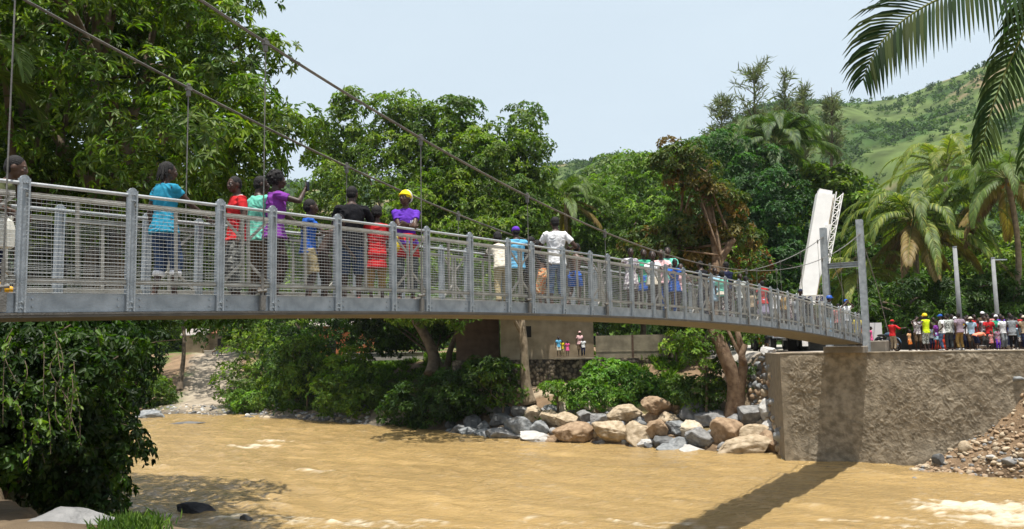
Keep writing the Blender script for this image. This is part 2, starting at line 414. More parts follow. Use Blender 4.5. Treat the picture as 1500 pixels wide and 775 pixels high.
    if hat:
        s = MB()
        if hat == 'scarf':
            s.ell(hp(0, -.010, .022), np.array([.050, .058, .056])*k, Hd, 18, 12); s.tube([hp(math.cos(t)*.049, math.sin(t)*.057-.006, .020+.012*math.sin(t)) for t in np.linspace(0, 2*math.pi, 21)], .009*k, 8)
            s.ell(hp(0, -.062, .012), np.array([.02, .016, .018])*k, Hd)
        elif hat == 'cap':
            s.ell(hp(0, -.004, .026), np.array([.049, .060, .046])*k, Hd, 18, 12)
            rr = [hp(math.sin(a)*.044, .045+math.cos(a)*.040, .026-.006*abs(a)) for a in np.linspace(-1.4, 1.4, 9)]
            inn = [hp(math.sin(a)*.044, .03+math.cos(a)*.02, .030) for a in np.linspace(-1.4, 1.4, 9)]
            th = Hd@np.array([0, 0, -.004]); n_ = len(rr)
            V = np.array(rr+inn+[q+th for q in rr]+[q+th for q in inn]); f = []
            for i in range(n_-1):
                f += [(i, i+1, n_+i+1, n_+i), (2*n_+i+1, 2*n_+i, 3*n_+i, 3*n_+i+1), (i+1, i, 2*n_+i, 2*n_+i+1)]
            s.add(V, f)
        elif hat == 'helmet':
            s.ell(hp(0, -.002, .028), np.array([.060, .072, .056])*k, Hd, 18, 12)
            s.tube([hp(math.cos(t)*.060, math.sin(t)*.074+.004, .020) for t in np.linspace(0, 2*math.pi, 21)], .008*k, 6); s.ell(hp(0, .078, .018), np.array([.035, .022, .006])*k, Hd)
            s.cap(hp(0, .05, .072), .007*k, hp(0, -.05, .072), .007*k)
        elif hat == 'brim':
            s.ell(hp(0, -.004, .032), np.array([.052, .060, .044])*k, Hd, 18, 12); s.ell(hp(0, -.002, .022), np.array([.088, .098, .008])*k, Hd, 20, 6)
        fin(s); s.build('headscarf' if hat == 'scarf' else ('helmet' if hat == 'helmet' else 'hat'), hatm, root, True)
    if extra: extra(root, tp, hp, joints, legs, H, fin)
    return root
# ------------------------------------------------------------------ light, sky
BTH = 0.9625073770579885
BD = np.array([math.cos(BTH), math.sin(BTH)]); BN = np.array([-BD[1], BD[0]])   # along the bridge / across it (away)
sunv = np.array([*( -.13*BD - .11*BN), 1.0]); sunv /= np.linalg.norm(sunv)
sl = bpy.data.lights.new('sun', 'SUN'); sl.energy = SUN_E; sl.angle = R_(.53); sl.color = (1, .96, .89)
so = bpy.data.objects.new('sun', sl); COL.objects.link(so)
so.rotation_euler = Vector(sunv).to_track_quat('Z', 'Y').to_euler(); so.location = (0, 0, 60)
w = bpy.data.worlds.new('World'); scene.world = w; w.use_nodes = True
nt = w.node_tree; nt.nodes.clear(); out = nt.nodes.new('ShaderNodeOutputWorld'); bg = nt.nodes.new('ShaderNodeBackground')
sky = nt.nodes.new('ShaderNodeTexSky'); sky.sky_type = 'NISHITA'; sky.sun_disc = False
sky.sun_elevation = math.asin(sunv[2]); sky.sun_rotation = math.atan2(sunv[0], sunv[1]); sky.altitude = 100
sky.air_density = 1.0; sky.dust_density = 4.0; sky.ozone_density = 1.2
# thin humid veil and soft clouds over the blue
tc = nt.nodes.new('ShaderNodeTexCoord'); mp = nt.nodes.new('ShaderNodeMapping'); mp.inputs['Scale'].default_value = (1.0, 1.0, 3.2)
nz = nt.nodes.new('ShaderNodeTexNoise'); nz.inputs['Scale'].default_value = 2.6; nz.inputs['Detail'].default_value = 9; nz.inputs['Roughness'].default_value = .55
lnk(nt, tc.outputs['Generated'], mp.inputs[0]); lnk(nt, mp.outputs[0], nz.inputs['Vector'])
rp = nt.nodes.new('ShaderNodeValToRGB'); rp.color_ramp.elements[0].position = .42; rp.color_ramp.elements[1].position = .72
rp.color_ramp.elements[0].color = (VEIL, VEIL, VEIL, 1); rp.color_ramp.elements[1].color = (.97, .97, .97, 1)
lnk(nt, nz.outputs['Fac'], rp.inputs[0])
mx = nt.nodes.new('ShaderNodeMixRGB'); mx.inputs[2].default_value = (*VEILC, 1)
# the humid veil is thick near the horizon and thins out overhead
sp = nt.nodes.new('ShaderNodeSeparateXYZ'); lnk(nt, tc.outputs['Generated'], sp.inputs[0])
el_ = nt.nodes.new('ShaderNodeMapRange'); el_.inputs['From Min'].default_value = .42; el_.inputs['From Max'].default_value = .80; el_.inputs['To Min'].default_value = 1.0; el_.inputs['To Max'].default_value = .12
lnk(nt, sp.outputs['Z'], el_.inputs['Value'])
ml = nt.nodes.new('ShaderNodeMath'); ml.operation = 'MULTIPLY'; lnk(nt, rp.outputs[0], ml.inputs[0]); lnk(nt, el_.outputs[0], ml.inputs[1])
lnk(nt, ml.outputs[0], mx.inputs[0]); lnk(nt, sky.outputs[0], mx.inputs[1]); lnk(nt, mx.outputs[0], bg.inputs[0])
bg.inputs[1].default_value = SKY_S; lnk(nt, bg.outputs[0], out.inputs[0])
scene.view_settings.view_transform = 'Standard'; scene.view_settings.look = 'None'; scene.view_settings.gamma = 1
scene.view_settings.exposure = EXPO; scene.view_settings.use_curve_mapping = False
scene.render.engine = 'CYCLES'
scene.cycles.max_bounces = 6; scene.cycles.transparent_max_bounces = 6; scene.cycles.diffuse_bounces = 3

# ------------------------------------------------------------------ terrain
WALL_A = np.array([13.6, 42.1]); WALL_D = np.array([.9, -.436]); WALL_D /= np.linalg.norm(WALL_D); WALL_N = np.array([WALL_D[1], -WALL_D[0]])  # towards the river
if WALL_N[1] > 0: WALL_N = -WALL_N
WTOP = 5.38
def wpt(t, e=0): return WALL_A+WALL_D*t-WALL_N*e          # e metres behind the face
FAR = np.array([[120, -12], wpt(40), WALL_A, [13.4, 44.2], [3.2, 51.1], [-4, 57.9], [-7.9, 62.4], [-20, 72.5], [-33.6, 81], [-48, 86], [-120, 104], [-400, 150]])
NEAR = np.array([[-400, 130], [-120, 84], [-60, 62], [-26, 46], [-15.5, 29], [-10.3, 20.3], [-6.9, 13.6], [-3.6, 10.2], [0, 8.6], [9, 8.0], [40, 4], [120, -30]])
def sdist(X, Y, pl):
    """signed distance to a polyline, positive on its left"""
    best = np.full(X.shape, 1e9); sg = np.zeros(X.shape)
    for a, b in zip(pl[:-1], pl[1:]):
        d = b-a; L2 = d@d; t = np.clip(((X-a[0])*d[0]+(Y-a[1])*d[1])/L2, 0, 1)
        dx = X-a[0]-t*d[0]; dy = Y-a[1]-t*d[1]; q = np.hypot(dx, dy); cz = d[0]*dy-d[1]*dx
        m = q < best-1e-9; best = np.where(m, q, best); sg = np.where(m, np.sign(cz), sg)
    return best*np.where(sg == 0, 1, sg)
def ss(a, b, x): t = np.clip((x-a)/(b-a), 0, 1); return t*t*(3-2*t)
def pos3(X, Y): return np.stack([np.ravel(X), np.ravel(Y), np.zeros(np.size(X))], 1)
def N2(X, Y, sc, seed, o=4): return fbm(pos3(X, Y)*sc, o, seed).reshape(np.shape(X))
PATH = np.array([[-31, 79], [-33.5, 90], [-37, 101], [-41, 113], [-46, 128], [-60, 150]])
def pathdist(X, Y): return np.abs(sdist(X, Y, PATH))
def height(X, Y):
    X = np.asarray(X, float); Y = np.asarray(Y, float)
    df = -sdist(X, Y, FAR); df = np.where(np.isfinite(df), df, 0)
    df = -df if HF < 0 else df
    dn = sdist(X, Y, NEAR)*HN
    pile = np.interp(df, [-30, -6, 0, 1, 4, 7.2, 9.0, 11.5, 40], [-1.5, -1.2, -.15, .5, 2.3, 3.3, 3.75, 5.0, 5.35])
    bush = np.interp(df, [-30, -6, 0, 2, 7, 13, 40], [-1.5, -1.2, -.1, .6, 3.0, 4.9, 5.6])
    beach = np.interp(df, [-30, -6, 0, 8, 30, 60], [-1.5, -1.0, -.05, .9, 5.6, 6.1])
    wall = np.interp(df, [-30, -3, 0, .35, .5, 3, 40], [-1.5, -1.0, -.6, -.3, WTOP-.05, WTOP-.02, WTOP+.1])
    wb = ss(-18, -25, X)*1.0; h = bush*(1-wb)+beach*wb
    wp = ss(-9, -4.5, X); h = h*(1-wp)+pile*wp
    xw = X-(13.6+np.clip(Y-42.1, 0, 30)*.153); ww = ss(-.05-2.4*ss(46.3, 50, Y), .3, xw); h = h*(1-ww)+wall*ww
    dn = dn+.35*N2(X, Y, .7, 91, 3)*ss(-1, .3, dn)
    near = np.interp(dn, [-30, -5, 0, .6, 1.9, 4, 20, 60], [-1.5, -1.2, -.1, 1.3, 4.22, 4.5, 5.1, 5.6])
    h = np.maximum(h, near)
    rough = ss(.2, 3, np.maximum(df, dn))
    h = h+rough*(.12*N2(X, Y, .9, 3)+.25*N2(X, Y, .18, 8, 2)*(1-ww))*(1-.8*ww)
    h = h-.25*ss(3, 1.5, pathdist(X, Y))*ss(4, 20, df)
    # rubble mound against the river wall
    t = (X-WALL_A[0])*WALL_D[0]+(Y-WALL_A[1])*WALL_D[1]; e = (X-WALL_A[0])*WALL_N[0]+(Y-WALL_A[1])*WALL_N[1]
    crest = np.interp(t, [5.2, 6.6, 9, 11.2, 14, 22], [-.4, .4, 2.0, 4.3, 4.9, 5.2])
    mound = np.minimum(crest, 0)+np.maximum(crest, 0)*np.clip(1-e/np.interp(t, [5, 9, 12, 20], [.5, 2.6, 3.8, 6.0]), -1, 1)**1.0+.25*N2(X, Y, .8, 33)-.1
    h = np.where((e > -.45) & (t > 5) & (e < 9), np.maximum(h, np.where(crest > -.3, mound, -9)), h)
    return h
HF = 1; HN = 1
HN = 1 if sdist(np.array([0.]), np.array([0.]), NEAR)[0] > 0 else -1
_d = -sdist(np.array([-5.]), np.array([120.]), FAR)[0]; HF = 1 if _d > 0 else -1
def hz(x, y): return float(height(np.array([x]), np.array([y]))[0])
def hit(px, py, y0=30, y1=130, dz=0.0):
    r = ray(px, py); ys = np.arange(y0, y1, .1); q = EYE[None]+r[None]*(ys/r[1])[:, None]
    hh = height(q[:, 0], q[:, 1])+dz; m = np.where(q[:, 2] < hh)[0]
    return q[m[0]] if len(m) else q[-1]
def tints(X, Y, Z):
    n = N2(X, Y, .5, 51)[:, None]; n2 = N2(X, Y, 3.0, 52)[:, None]
    dirt = np.array([.19, .13, .078])*(1+.25*n+.25*n2); grav = np.array([.29, .245, .185])*(1+.15*n+.35*n2)
    grass = np.array([.055, .10, .018])*(1+.3*n+.4*n2); road = np.array([.42, .39, .34])*(1+.08*n2)
    df = (-sdist(X, Y, FAR))*HF; dn = sdist(X, Y, NEAR)*HN
    g = (ss(-.25, .35, N2(X, Y, .22, 61)+.2*n2[:, 0])*ss(1, 4, df)*ss(13, 11, X))[:, None]
    c = dirt*(1-g)+grass*g
    p = ss(3.8, 2.0, pathdist(X, Y)+.8*n2[:, 0])[:, None]; c = c*(1-p)+grav*p
    b = (ss(3, 1, df)*ss(-2, 0, df)*ss(-4, -9, X))[:, None]; c = c*(1-b)+grav*.72*b
    b = (ss(3, 8, df)*ss(13.4, 15, X)*(df > 0.4))[:, None]; c = c*(1-b)+road*b
    b = (ss(2.2, 3.2, df)*ss(-1, 1, X)*ss(15, 12, X)*ss(9, 6, df)*ss(-.2, .2, N2(X, Y, .35, 77)))[:, None]; c = c*(1-b)+np.array([.36, .29, .2])*(1+.3*n2)*b
    wet = ss(.35, .0, Z)[:, None]; c = c*(1-.5*wet)
    mud = np.array([.125, .092, .058])*(1+.3*n2); mud = np.where((Z < 3.9)[:, None], np.array([.035, .04, .018])*(1+.4*n2), mud); b = ((dn > 0))[:, None]; c = np.where(b, mud, c)
    return np.clip(c, .01, 1)
def axis(segs):
    o = []
    for a, b, st in segs: o += list(np.arange(a, b, st))
    return np.array(o+[segs[-1][1]])
gx = axis([(-900, -120, 30), (-120, -50, 2), (-50, -12, .3), (-12, 0, .12), (0, 32, .3), (32, 90, 2), (90, 900, 30)])
gy = axis([(-300, -20, 20), (-20, 4, 1), (4, 16, .12), (16, 70, .3), (70, 130, .6), (130, 200, 4), (200, 1500, 50)])
GX, GY = np.meshgrid(gx, gy, indexing='ij')
GZv = height(GX.ravel(), GY.ravel()).reshape(GX.shape)
GV = np.stack([GX.ravel(), GY.ravel(), GZv.ravel()], 1)
GROUND = attr_mat('ground_soil', .95, 0, .15, bump=.7, bscale=9)
g = link('ground', np_mesh('ground', GV, grid_faces(len(gx), len(gy)), [GROUND], tints(GV[:, 0], GV[:, 1], GV[:, 2]), True)); tag(g, 'bare earth river banks, gravel slope and level road behind the wall', 'ground', kind='structure')

# ------------------------------------------------------------------ river
m, nt, out = newmat('river_water'); b = nt.nodes.new('ShaderNodeBsdfPrincipled'); lnk(nt, b.outputs[0], out.inputs[0])
at = nt.nodes.new('ShaderNodeAttribute'); at.attribute_name = 'tint'; lnk(nt, at.outputs['Color'], b.inputs['Base Color'])
b.inputs['Roughness'].default_value = .12; b.inputs['Specular IOR Level'].default_value = .42; b.inputs['IOR'].default_value = 1.33
tc = nt.nodes.new('ShaderNodeTexCoord'); mp = nt.nodes.new('ShaderNodeMapping'); mp.inputs['Rotation'].default_value = (0, 0, -.65); mp.inputs['Scale'].default_value = (.55, 1.25, 1)
n1 = nt.nodes.new('ShaderNodeTexNoise'); n1.inputs['Scale'].default_value = 2.9; n1.inputs['Detail'].default_value = 7; n1.inputs['Roughness'].default_value = .6; n1.inputs['Distortion'].default_value = .4
lnk(nt, tc.outputs['Object'], mp.inputs[0]); lnk(nt, mp.outputs[0], n1.inputs['Vector'])
bp = nt.nodes.new('ShaderNodeBump'); bp.inputs['Strength'].default_value = .9; bp.inputs['Distance'].default_value = .20
lnk(nt, n1.outputs['Fac'], bp.inputs['Height']); lnk(nt, bp.outputs[0], b.inputs['Normal'])
WATER = m
wx = axis([(-420, -60, 12), (-60, -36, 1), (-36, 32, .2), (32, 60, 2), (60, 130, 10)]); wy = axis([(-40, 8, 4), (8, 66, .2), (66, 110, .5), (110, 170, 10)])
WX, WY = np.meshgrid(wx, wy, indexing='ij'); X = WX.ravel(); Y = WY.ravel()
fl = np.array([math.cos(-.65), math.sin(-.65)]); A = X*fl[0]+Y*fl[1]; Bq = -X*fl[1]+Y*fl[0]
q = np.stack([A*.35, Bq*.9, 0*A], 1); q = q+.5*np.stack([vnoise(q*.7, 5), vnoise(q*.7+9, 6), 0*A], 1)
wv = .095*(1-np.abs(vnoise(q, 1)))*1.2+.075*vnoise(q*2.3, 2)+.045*(1-np.abs(vnoise(q*4.6, 3)))
def spot(cx, cy, rx, ry, ang=0.0):
    dx = X-cx; dy = Y-cy; c, s = math.cos(ang), math.sin(ang)
    return np.clip(1-((dx*c+dy*s)/rx)**2-((-dx*s+dy*c)/ry)**2, 0, 1)
FOAM = np.zeros(len(X))
for (px, py, rx, ry, st) in [(1440, 745, 3.0, 1.5, 1.25), (1490, 760, 2.5, 1.5, 1.1), (1425, 738, 1.2, .5, 1.1), (365, 655, 2.2, 1.1, .95), (400, 648, 1.6, .7, .8), (470, 765, 3.0, 1.0, .55), (560, 768, 3, .8, .42), (330, 762, 1.2, .7, .6), (470, 690, 1.6, .6, .34), (900, 768, 4, .8, .3), (1340, 768, 3, .8, .34)]:
    c0 = GZ(px, py, 0); FOAM = np.maximum(FOAM, st*spot(c0[0], c0[1], rx, ry, -.25))
fq = np.stack([A*.9, Bq*2.2, 0*A], 1)
FN = fbm(fq*1.7, 6, 21, .75)
foam = .72*ss(.25, 1.15, FOAM*.85+.75*FN*(FOAM > 0))+.16*ss(.62, .95, wv/.13*.5+.25*FN-.10)
foam = np.clip(foam, 0, 1)[:, None]
mud = np.array([.315, .215, .088])*(1+.10*fbm(q*.4, 3, 9)[:, None]+.13*fbm(np.stack([A*.5, Bq*3.2, 0*A], 1), 4, 14, .6)[:, None])  # streaked tint paints ripple light and dark into the water colour
wc = mud*(1-foam)+np.array([.74, .67, .52])*foam
wz = wv+.10*np.clip(FOAM, 0, 1)*(.5+.8*FN)-.05
edge = np.minimum(1, np.hypot(X, Y-20)/60)
wobj = link('river', np_mesh('river', np.stack([X, Y, wz], 1), grid_faces(len(wx), len(wy)), [WATER], np.clip(wc, 0, .9), True)); tag(wobj, 'muddy brown river with ripples and small patches of white foam', 'river', kind='structure')

# ------------------------------------------------------------------ river wall
CONC = mat('rough_concrete', (.165, .138, .098), .93, .1, 3.2, 1.0, 16, col2=(.335, .285, .21), detail=10)
CONCS = mat('smooth_concrete', (.22, .185, .135), .9, .14, 3, .3, 30)
def wall_mesh():
    mb = MB(); nu, nv = 620, 150; LW = 30.0
    t = np.concatenate([np.linspace(0, 13, 460), np.linspace(13, LW, 161)[1:]]); z = np.linspace(-1.2, WTOP, nv); nu = len(t)
    Tm, Zm = np.meshgrid(t, z, indexing='ij'); p = np.stack([Tm.ravel(), Zm.ravel(), 0*Tm.ravel()], 1)
    wq = p+.25*np.stack([vnoise(p*2.2, 71), vnoise(p*2.2+5, 72), 0*p[:, 0]], 1)
    qs = np.stack([wq[:, 0]*4.6+wq[:, 1]*.8, wq[:, 1]*5.6-wq[:, 0]*.9, 0*wq[:, 0]+3.3], 1)+1.1*np.stack([vnoise(p*3.1, 81), vnoise(p*3.1+8, 82), 0*p[:, 0]], 1)
    chip = fbm(qs*2.1+4, 3, 79, .6); rough = .032*np.clip(chip+.1, 0, .8)*(.25+.75*ss(-.5, .5, vnoise(p*1.1, 70)))+.010*vnoise(qs*3.4, 75)+.007*vnoise(qs*7, 78)+.03*vnoise(p*.7, 77)+.05*vnoise(p*.8, 76)
    smooth = np.clip(ss(.5, .3, p[:, 0])*.9+ss(10.6, 10.8, p[:, 0])*ss(11.8, 11.6, p[:, 0])*.8, 0, 1)
    rough = rough*(1-.75*smooth)*ss(WTOP, WTOP-.12, p[:, 1])
    xy = WALL_A[None]+WALL_D[None]*p[:, :1]+WALL_N[None]*(rough[:, None]+.02)
    V = np.concatenate([xy, p[:, 1:2]], 1); Q = grid_faces(nu, nv)
    mb.add(V, Q[:, ::-1])
    # top slab and back
    a, b_ = wpt(0, -.06), wpt(LW, -.06); c, d = wpt(LW, .7), wpt(0, .7); tz = WTOP+.001
    mb.add([[*a, tz], [*b_, tz], [*c, tz], [*d, tz], [*a, tz+.05], [*b_, tz+.05], [*c, tz+.05], [*d, tz+.05]], [(4, 5, 6, 7), (0, 1, 5, 4), (1, 2, 6, 5), (2, 3, 7, 6), (3, 0, 4, 7)])
    return mb
root = empty('retaining_wall', (*WALL_A, 0)); tag(root, 'tall rough lumpy concrete river wall below the crowd on the far bank', 'wall')
o = wall_mesh().build('wall_face', CONC, root, True); o.matrix_parent_inverse = Matrix.Translation((-WALL_A[0], -WALL_A[1], 0))
mb = MB(); a = WALL_A; b_ = np.array([14.37, 47.1])
dd = (b_-a)/np.linalg.norm(b_-a); nn_ = np.array([-dd[1], dd[0]])
nu, nv = 60, 60; U, Vv = np.meshgrid(np.linspace(0, np.linalg.norm(b_-a), nu), np.linspace(-1, WTOP-.003, nv), indexing='ij'); p = np.stack([U.ravel(), Vv.ravel(), 0*U.ravel()], 1)
dsp = .02*vnoise(p*1.7, 5)+.006*vnoise(p*8, 6)
xy = a[None]+dd[None]*p[:, :1]+nn_[None]*(dsp[:, None]); mb.add(np.concatenate([xy, p[:, 1:2]], 1), grid_faces(nu, nv))
mb.add([[*(a+nn_*.02), WTOP-.003], [*(b_+nn_*.02), WTOP-.003], [*(b_-nn_*.5), WTOP-.003], [*(a-nn_*.5), WTOP-.003]], [(0, 1, 2, 3)])
o = mb.build('wing_wall', CONCS, root, True); o.matrix_parent_inverse = Matrix.Translation((-WALL_A[0], -WALL_A[1], 0)); o['label'] = 'smoother grey wing wall turning back from the corner'

# ------------------------------------------------------------------ hills
RIDGE = [(-900, 300), (-200, 285), (0, 272), (200, 262), (430, 266), (520, 272), (700, 258), (820, 243), (900, 232), (980, 224), (1030, 200), (1070, 182), (1110, 164), (1160, 151), (1200, 149), (1240, 152), (1280, 151), (1320, 143), (1360, 128), (1400, 114), (1450, 97), (1500, 78), (1600, 50), (1800, 60), (2400, 200)]
rx_ = np.array([q[0] for q in RIDGE], float); ry_ = np.array([q[1] for q in RIDGE], float)
RTOP = 620.0
az = np.array([math.atan2(*(ray(x, y)[:2])) for x, y in RIDGE]); el = np.array([ray(x, y)[2]/math.hypot(*ray(x, y)[:2]) for x, y in RIDGE])
na, nr = 520, 150
AZ = np.linspace(az[0], az[-1], na); RR = np.concatenate([np.linspace(150, RTOP, 110), np.linspace(RTOP, 1100, 41)[1:]]); nr = len(RR)
AA, RM = np.meshgrid(AZ, RR, indexing='ij'); HX = (np.sin(AA)*RM).ravel(); HY = (np.cos(AA)*RM).ravel()
top = np.interp(AA, az, el).ravel()*RTOP
tq = (RM.ravel()-150)/(RTOP-150)
base = np.where(tq < 1, ss(0, 1, tq)*.35+.65*np.clip(tq, 0, 1)**1.25, np.clip(1-(tq-1)*.55, 0, 1))
# gullies running down the slope
P3 = np.stack([HX*.011, HY*.004, 0*HX], 1); gul = 1-np.abs(vnoise(P3+.35*vnoise(P3*2, 3)[:, None], 12))*2
fade = np.clip(1-np.abs(tq-1)/.15, 0, 1)
HZ = 6+top*base + (1-fade)*np.clip(tq*3, 0, 1)*(-13*np.clip(gul, 0, 1)**2*(top/150)+7*fbm(np.stack([HX, HY, 0*HX], 1)*.012, 4, 31))+fbm(np.stack([HX, HY, 0*HX], 1)*.05, 3, 35)*1.2
HZ = np.where(tq <= 0.001, -8, HZ)
def mcol(n, lo, hi, c1, c2): t = ss(lo, hi, n)[:, None]; return np.array(c1)*(1-t)+np.array(c2)*t
hn = fbm(np.stack([HX, HY, 0*HX], 1)*.03, 5, 41, .6)
hc_ = mcol(hn+.5*np.clip(gul, 0, 1)-.25*(tq-.5), -.35, .35, (.078, .112, .033), (.036, .072, .019))
hc_ = hc_*(1+.45*fbm(np.stack([HX, HY, 0*HX], 1)*.16, 4, 43)[:, None])
bare = ss(.66, .95, fbm(np.stack([HX*.5, HY, 0*HX], 1)*.06, 4, 47)+.2*(tq-.4))[:, None]; hc_ = hc_*(1-bare)+np.array([.19, .15, .085])*bare
HILL = attr_mat('hill_grass', .95, 0, .1, bump=1, bscale=.8)
hv = np.stack([HX, HY, HZ], 1)
ho = link('hills', np_mesh('hills', hv, grid_faces(na, nr), [HILL], np.clip(hc_, .01, 1), True)); tag(ho, 'green grassy hillside with a smooth ridge behind the trees', 'hill', kind='structure')
# ------------------------------------------------------------------ vegetation
LEAF = attr_mat('leaf_glossy', .50, .33, .24)
FROND = attr_mat('frond_silhouette', .7, .2, .1)
LEAFM = attr_mat('leaf_soft', .6, .3, .25)
PALM = attr_mat('palm_leaf', .55, .28, .25)
BARK = mat('bark_grey_brown', (.085, .062, .042), .95, .3, 3, 1.2, 14, col2=(.16, .125, .085))
BARKR = mat('bark_reddish', (.10, .06, .035), .95, .3, 3, 1.6, 12, col2=(.21, .145, .09))
BARKP = mat('bark_pale', (.17, .13, .085), .95, .25, 4, .8, 18, col2=(.27, .215, .145))
def unit(v): return v/(np.linalg.norm(v, axis=-1, keepdims=True)+1e-9)
def leaf_geo(C, D, Nrm, L, Wd, fold=.25, curl=.12):
    """leaves: base C, axis D, face normal Nrm, length L, width Wd  -> 6 verts / 2 quads each"""
    S = unit(np.cross(D, Nrm)); Nn = np.cross(S, D); L = L[:, None]; Wd = Wd[:, None]
    b = C; t = C+D*L-Nn*L*curl*1.6
    m1 = C+D*L*.30; m2 = C+D*L*.68-Nn*L*curl*.7; up = Nn*Wd*fold
    V = np.stack([b, m1+S*Wd*.46+up, m2+S*Wd*.40+up, t, m2-S*Wd*.40+up, m1-S*Wd*.46+up], 1)
    n = len(C); i = (np.arange(n)*6)[:, None]
    Q = np.concatenate([i+np.array([[0, 1, 2, 3]]), i+np.array([[0, 3, 4, 5]])], 0)
    return V.reshape(-1, 3), Q
def rand_dir(n, r): return unit(r.normal(size=(n, 3)))
def lobes_px(spec):
    """(px, py, depth, half width px, half height px[, half depth m]) -> ellipsoids in metres"""
    o = []
    for q in spec:
        c = PT(q[0], q[1], q[2]); a = q[3]/F*q[2]; b = q[4]/F*q[2]; d = q[5] if len(q) > 5 else (a+b)/2
        o.append((c, np.array([a, d, b])))
    return o
def crown(name, lobes, nleaf, L, clump, cols, seed, parent, aspect=.36, ros=7, droop=.35, matl=None, inner=.3, spread=.55, shell=1.0, colw=None, flat=.75):
    """a crown of leaf rosettes gathered in clumps over a set of overlapping ellipsoids"""
    r = np.random.RandomState(seed); cl = []
    area = np.array([(a[0]*a[1]+a[1]*a[2]+a[0]*a[2])*4.19 for _, a in lobes]); tot = area.sum()
    ncl = max(6, int(tot/(clump*clump*1.5)))
    for (c, a), ar in zip(lobes, area):
        k = max(3, int(ncl*ar/tot)); d = rand_dir(k, r); rad = np.where(r.rand(k) < inner, r.uniform(.35, .8, k), r.uniform(.82, 1.05, k))*shell
        cl.append(np.concatenate([c+d*a*rad[:, None], d, np.full((k, 1), 0)], 1))
    cl = np.concatenate(cl); nc = len(cl)
    # clumps buried deep in other lobes are dropped: nothing shows there
    keep = np.ones(nc, bool)
    for c, a in lobes: keep &= ~(np.linalg.norm((cl[:, :3]-c)/a, axis=1) < .45)
    cl = cl[keep]; nc = len(cl)
    crad = clump*r.uniform(.6, 1.35, nc); ctone = r.normal(0, 1, nc)
    nr_ = max(1, int(nleaf/ros)); w8 = crad**2; ci = r.choice(nc, nr_, p=w8/w8.sum())
    d = rand_dir(nr_, r); d[:, 2] = d[:, 2]*.8+.28; d = unit(d+.55*cl[ci, 3:6])
    rp = cl[ci, :3]+d*(crad[ci]*r.uniform(.55, 1.05, nr_)**.6)[:, None]*np.array([1, 1, flat])
    idx = np.repeat(np.arange(nr_), ros); n = len(idx)
    ax = unit(d[idx]*.75+np.array([0, 0, .25])); rd = rand_dir(n, r); rd = unit(rd-ax*np.sum(rd*ax, 1)[:, None])
    D = unit(rd*(spread+.35*r.rand(n))[:, None]+ax*(.55*r.rand(n)+.1)[:, None]+np.array([0, 0, -1])*(droop*(.4+r.rand(n)))[:, None])
    Nn = unit(ax+.25*rand_dir(n, r)); Ls = L*r.uniform(.65, 1.2, n)
    C = rp[idx]+rd*(Ls*.12)[:, None]
    V, Q = leaf_geo(C, D, Nn, Ls, Ls*aspect*r.uniform(.85, 1.15, n))
    cols = np.array(cols); cw = np.array(colw if colw else [1/len(cols)]*len(cols)); cw = cw/cw.sum()
    base = cols[r.choice(len(cols), nc, p=cw)][ci]; mixc = cols[r.choice(len(cols), nr_, p=cw)]
    rc = (base*.7+mixc*.3)*(1+.16*ctone[ci])[:, None]; lc = np.clip(rc[idx]*(1+.22*r.normal(size=(n, 1)))*(1+np.array([.10, .0, -.1])*r.normal(size=(n, 1))), .004, .6)
    return link(name, np_mesh(name, V, Q, [matl or LEAF], np.repeat(lc, 6, 0)), parent), cl
def off(o, root): o.matrix_parent_inverse = Matrix.Translation(-Vector(root.location)); return o
def tree(name, label, lobes, trunks, nleaf, L, clump, cols, seed, group=None, cat='tree', bark=None, limbs=7, base=None, trname='trunk', crname='crown', **kw):
    if base is None: base = trunks[0][0][0]
    root = empty(name, tuple(base)); tag(root, label, cat, group)
    o, cl = crown(crname, lobes, nleaf, L, clump, cols, seed, root, **kw); off(o, root)
    r = np.random.RandomState(seed+1); mb = MB()
    for pts, r0_, r1_ in trunks:
        P = spline(pts, 26); tt = np.linspace(0, 1, 26); rad = r0_*(1-tt)+r1_*tt; rad = rad*(1+.5*np.exp(-tt*9))
        P = P+.25*rad[:, None]*np.stack([vnoise(np.stack([tt*5+seed, tt*0, tt*0], 1), 1), vnoise(np.stack([tt*5, tt*0+seed, tt*0], 1), 2), 0*tt], 1)
        mb.tube(P, rad, 12)
        for _ in range(limbs):
            k = int(r.uniform(.45, .98)*25); tgt = cl[r.randint(len(cl)), :3]; s0 = P[k]
            dv = tgt-s0
            if np.linalg.norm(dv) < .4 or np.linalg.norm(dv) > 14: continue
            mid = s0+dv*.5+np.array([0, 0, .12*np.linalg.norm(dv)])+.1*np.linalg.norm(dv)*r.normal(size=3)
            mb.tube(bezier([s0, mid, tgt], 10), np.linspace(rad[k]*.55, max(.012, rad[k]*.12), 10), 7)
            for _ in range(3):
                t2 = cl[r.randint(len(cl)), :3]
                if np.linalg.norm(t2-mid) < np.linalg.norm(dv)*.7: mb.tube(bezier([mid, (mid+t2)/2+np.array([0, 0, .3]), t2], 6), np.linspace(rad[k]*.28, .012, 6), 5)
    if mb.v:
        o = mb.build(trname, bark or BARK, root, True); off(o, root)
    return root
